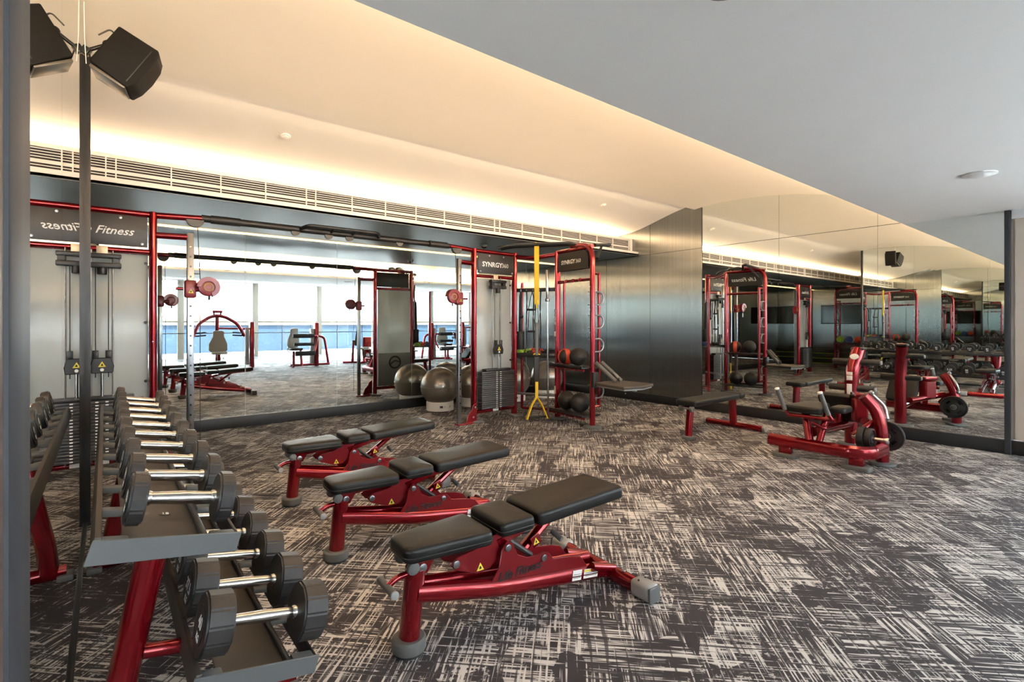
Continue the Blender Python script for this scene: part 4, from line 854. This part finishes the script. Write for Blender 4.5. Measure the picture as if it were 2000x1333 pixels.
for s in (-1, 1):
    MB().tube([(s*0.01, 0, 0.32), (s*0.08, 0, 0.22), (s*0.155, -0.02, 0.03)], 0.026, 10, ry=0.014, bend=0.05).build('foot_cradle', YELWEB, stp)
    MB().tube([(s*0.14, -0.02, 0.06), (s*0.03, -0.05, 0.07), (-s*0.02, -0.03, 0.05)], 0.015, 10, bend=0.03).build('handle', BLACKRUB, stp)
MB().tube([(0.09*math.cos(a), -0.03+0.02*math.sin(a), 0.10+0.085*math.sin(a)) for a in [2*PI*k/20 for k in range(20)]], 0.006, 6, closed=True, up=(0, 1, 0)).build('handle_loop', BLACKRUB, stp)
hh = thing('exercise_strap', 'pair of black strap handles hanging from the accessory rail', 'strap', onR(0.45, -0.04, 0), angR)
MB().tube([(0.0, 0, 1.84), (-0.06, 0, 1.58)], 0.006, 8).tube([(0.0, 0, 1.84), (0.05, 0, 1.58)], 0.006, 8).tube([(-0.05, 0, 1.56), (-0.07, 0, 1.25)], 0.006, 8).build('straps', BLACKRUB, hh)
for z in (1.57, 1.25): MB().cyl((-0.075, 0, z), (0.06, 0, z), 0.016, 12, bev=0.003).build('grip', BLACKRUB, hh)
# upright barbell
obr = thing('barbell', 'chrome olympic bar standing upright left of the storage tower', 'barbell', (4.975, 5.40, 0))
MB().cyl((0.012, -0.005, 0.02), (0.0, 0, 1.70), 0.014, 14).build('shaft', CHROME, obr)
MB().cyl((0.0, 0, 1.72), (-0.004, 0.003, 2.14), 0.025, 18, bev=0.004).build('sleeve', CHROME, obr)
MB().cyl((0.0, 0, 1.685), (0.0, 0, 1.725), 0.036, 18, bev=0.004).build('collar', STEEL, obr)
# stability balls on white rings
for i, (x, y, lab) in enumerate(((4.16, 7.03, 'pearl grey stability ball on a white ring, leftmost before the long mirror'), (4.82, 7.10, 'pearl grey stability ball on a white ring behind the block letter cable tower'), (5.70, 7.08, 'pearl grey stability ball on a white ring behind the accessory rail'), (6.45, 7.02, 'pearl grey stability ball on a white ring nearest the metal panel wall'))):
    rg = thing('ball_ring', lab.replace('stability ball on a white ring', 'ball stand, white ring').replace('pearl grey ball stand, white ring', 'white ring stand under the stability ball'), 'ball stand', (x, y, 0), 0, 'white ball rings')
    MB().lathe([(0.17, 0), (0.215, 0), (0.215, 0.13), (0.20, 0.14), (0.185, 0.13), (0.17, 0.02)], 36).build('ring', WHITEGLOSS, rg)
    for a in (-2.0, -1.75, -1.3): 
        c = Vector((0.2155*math.cos(a), 0.2155*math.sin(a), 0.07)); MB().box(c, (0.004, 0.006 if a != -2.0 else 0.05, 0.035), 0.001, rot=(0, 0, a)).build('slot', BLACKM, rg)
    b = ball('stability_ball', lab, 'stability ball', (x, y, 0.062), 0.305, PEARL, 'stability balls'); b.rotation_euler = (0, 0, 0)

# ------------------------------------------------------------------ far side of the hub rig, seen in the right mirror
tD = make_storage_tower('storage_tower', 'red storage tower beyond the left mirror, seen in the right hand mirror', (-2.2, 5.45, 0), rad(96), 'script', 'script')
for k, (m, lab) in enumerate(((ORANGE, 'red medicine ball on the far storage tower shelf in the right mirror'), (BLUE, 'blue medicine ball on the far storage tower shelf in the right mirror'), (GREEN, 'green medicine ball on the far storage tower shelf in the right mirror'))):
    ball('medicine_ball', lab, 'medicine ball', (-2.2, 5.22+0.23*k, 0.792), 0.10, m, 'coloured medicine balls')
bx = thing('bridge_beam', 'dark overhead beam left of the script sign cable tower', 'beam', (0, 0, 0))
MB().tube([(-0.38, 5.83, 2.40), (-2.15, 5.55, 2.42)], 0.034, 12).build('beam', DARKG, bx); MB().tube([(-1.0, 5.73, 2.41), (-1.3, 5.68, 2.41)], 0.042, 12).build('grip_sleeve', BLACKRUB, bx)
tv = thing('television', 'black wall screen on the metal wall, seen in the right hand mirror', 'television', (X0+0.002, 6.25, 1.68))
MB().span((0.0, -0.95, -0.33), (0.05, 0.95, 0.33), 0.006).build('casing', BLACKM, tv); MB().span((0.05, -0.93, -0.31), (0.053, 0.93, 0.31)).build('screen', TVM, tv)
ss = thing('step_stack', 'black and green stacked aerobic steps along the bay wall in the mirror', 'step boxes', (-4.55, 6.9, 0))
for k in range(3): 
    q = MB().span((-0.2, -0.38, 0.17*k+0.02), (0.2, 0.38, 0.17*k+0.15), 0.02).build('step', BLACKRUB, ss); MB().span((-0.205, -0.385, 0.17*k+0.0), (0.205, 0.385, 0.17*k+0.02), 0.004).build('rim', GREEN, q)

# ================================================================== MACHINES BY THE WINDOWS (seen in the far mirror)
def upright_pad(parent, name, mat, loc, wd, ht, th, rx, rz=0):
    m = Matrix.Translation(loc) @ Matrix.Rotation(rz, 4, 'Z') @ Matrix.Rotation(rad(90)+rx, 4, 'X')
    o = [(-wd*0.34, 0), (wd*0.34, 0), (wd*0.5, ht*0.12), (wd*0.5, ht*0.4), (wd*0.30, ht*0.75), (wd*0.30, ht*0.95), (wd*0.22, ht), (-wd*0.22, ht), (-wd*0.30, ht*0.95), (-wd*0.30, ht*0.75), (-wd*0.5, ht*0.4), (-wd*0.5, ht*0.12)]
    return MB().pad(o, 0, th, 0.015, m).build(name, mat, parent)
cp = thing('chest_press', 'red chest press with arched arms before the windows, in the far mirror', 'gym machine', (2.62, -2.35, 0))
# faces +y (towards the far mirror)
upright_pad(cp, 'backrest', TAN, (0, 0.08, 0.50), 0.48, 0.66, 0.07, rad(8), PI)
MB().pad(rrect(-0.2, 0.2, 0.12, 0.50, 0.12, 0.50, 0.06), 0.46, 0.53, 0.02).build('seat', TAN, cp)
MB().tube([(0, -0.02, 0.02), (0, -0.02, 1.62)], 0.05, 12).build('spine', RED, cp)
MB().tube([(0, 0.28, 0.02), (0, 0.28, 0.46)], 0.045, 12).tube([(0, -0.5, 0.06), (0, 0.6, 0.06)], 0.045, 12).build('base', RED, cp)
MB().tube([(-0.13, 0, 1.72), (0.13, 0, 1.72)], 0.04, 10).tube([(-0.09, 0, 1.6), (-0.09, 0, 1.72)], 0.025, 8).tube([(0.09, 0, 1.6), (0.09, 0, 1.72)], 0.025, 8).build('head_pivot', RED, cp)
for s in (-1, 1):
    MB().tube([(0, 0.02, 1.60), (s*0.20, 0.05, 1.56), (s*0.50, 0.20, 1.36), (s*0.66, 0.34, 0.98)], 0.048, 12, bend=0.14).build('press_arm', RED, cp)
    for z in (1.08, 1.0): MB().cyl((s*0.60, 0.34, z), (s*0.34, 0.36, z+0.02), 0.022, 12, bev=0.004).build('hand_grip', BLACKRUB, cp)
MB().tube([(0.0, -0.05, 1.22), (0.86, 0.05, 1.20)], 0.03, 10).build('cross_beam', RED, cp)
MB().span((0.86, -0.1, 0.0), (0.98, 0.16, 1.42), 0.03).build('weight_tower', RED, cp)
MB().span((0.74, -0.06, 0.1), (0.84, 0.12, 1.25), 0.02).build('stack_shroud', SILVER, cp)
le = thing('leg_extension', 'red leg extension machine with black rollers, middle of the far mirror', 'gym machine', (4.90, -1.75, 0))
upright_pad(le, 'backrest', TAN, (-0.25, -0.25, 0.60), 0.42, 0.62, 0.07, rad(6), PI*0.85)
MB().pad(rrect(-0.42, -0.05, -0.25, 0.25, -0.25, 0.25, 0.06), 0.52, 0.60, 0.02).build('seat', BLACKRUB, le)
for (xa, xb, y, z, r) in ((-0.38, 0.22, 0.30, 0.98, 0.068), (-0.36, 0.22, 0.34, 0.72, 0.05), (-0.34, 0.24, 0.42, 0.44, 0.075)):
    MB().cyl((xa, y, z), (xb, y+0.05, z), r, 18, bev=0.012).build('roller', BLACKRUB, le)
MB().span((0.34, -0.1, 0), (0.46, 0.16, 1.40), 0.03).build('weight_tower', RED, le)
MB().span((0.22, -0.05, 0.08), (0.33, 0.12, 1.2), 0.02).build('stack_shroud', SILVER, le)
for pts in ([(-0.3, 0.1, 0.03), (-0.3, 0.1, 0.5)], [(-0.36, 0.28, 0.03), (-0.3, -0.3, 0.03)], [(-0.1, 0.25, 0.03), (-0.12, 0.2, 0.52)], [(-0.4, 0.1, 0.06), (0.8, 0.1, 0.06)]):
    MB().tube(pts, 0.038, 12).build('frame', RED, le)
MB().tube([(0.24, 0.35, 0.44), (0.34, 0.25, 0.7), (0.36, 0.3, 0.98), (0.24, 0.35, 0.98)], 0.03, 10, bend=0.08).build('swing_arm', RED, le)
MB().tube([(0.42, 0.05, 0.98), (0.66, 0.05, 0.92), (0.80, 0.05, 0.03)], 0.04, 12, bend=0.12).build('rear_leg', RED, le)
MB().tube([(-0.46, 0.1, 0.62), (-0.52, 0.2, 0.5), (-0.40, 0.3, 0.48)], 0.014, 8, bend=0.05).build('side_handle', GREYRUB, le)
lp = thing('leg_curl_machine', 'red and black seated machine beside the far mirror joint, partly hidden by the tower', 'gym machine', (6.72, -1.75, 0), rad(-60))
upright_pad(lp, 'backrest', BLACKRUB, (0, -0.1, 0.62), 0.42, 0.74, 0.08, rad(6), PI)
MB().pad(rrect(-0.2, 0.2, -0.05, 0.40, -0.05, 0.40, 0.06), 0.48, 0.56, 0.02).build('seat', SILVER, lp)
for pts in ([(0, -0.2, 0.03), (0, -0.15, 0.8)], [(-0.3, 0.1, 0.05), (0.3, 0.1, 0.05)], [(0, -0.5, 0.05), (0, 0.8, 0.05)], [(0.0, 0.2, 0.05), (0.0, 0.15, 0.5)], [(-0.28, 0.6, 0.05), (-0.1, 0.2, 0.45)]):
    MB().tube(pts, 0.038, 12).build('frame', RED, lp)
MB().span((0.3, 0.1, 0), (0.42, 0.4, 0.9), 0.03).build('weight_tower', RED, lp)
for z in (0.72, 0.40): MB().cyl((-0.25, 0.55, z), (0.25, 0.55, z), 0.06, 16, bev=0.01).build('roller', BLACKRUB, lp)
MB().sphere((0.0, 0.75, 0.32), 0.10, 14).build('pivot_cover', BLACKRUB, lp)
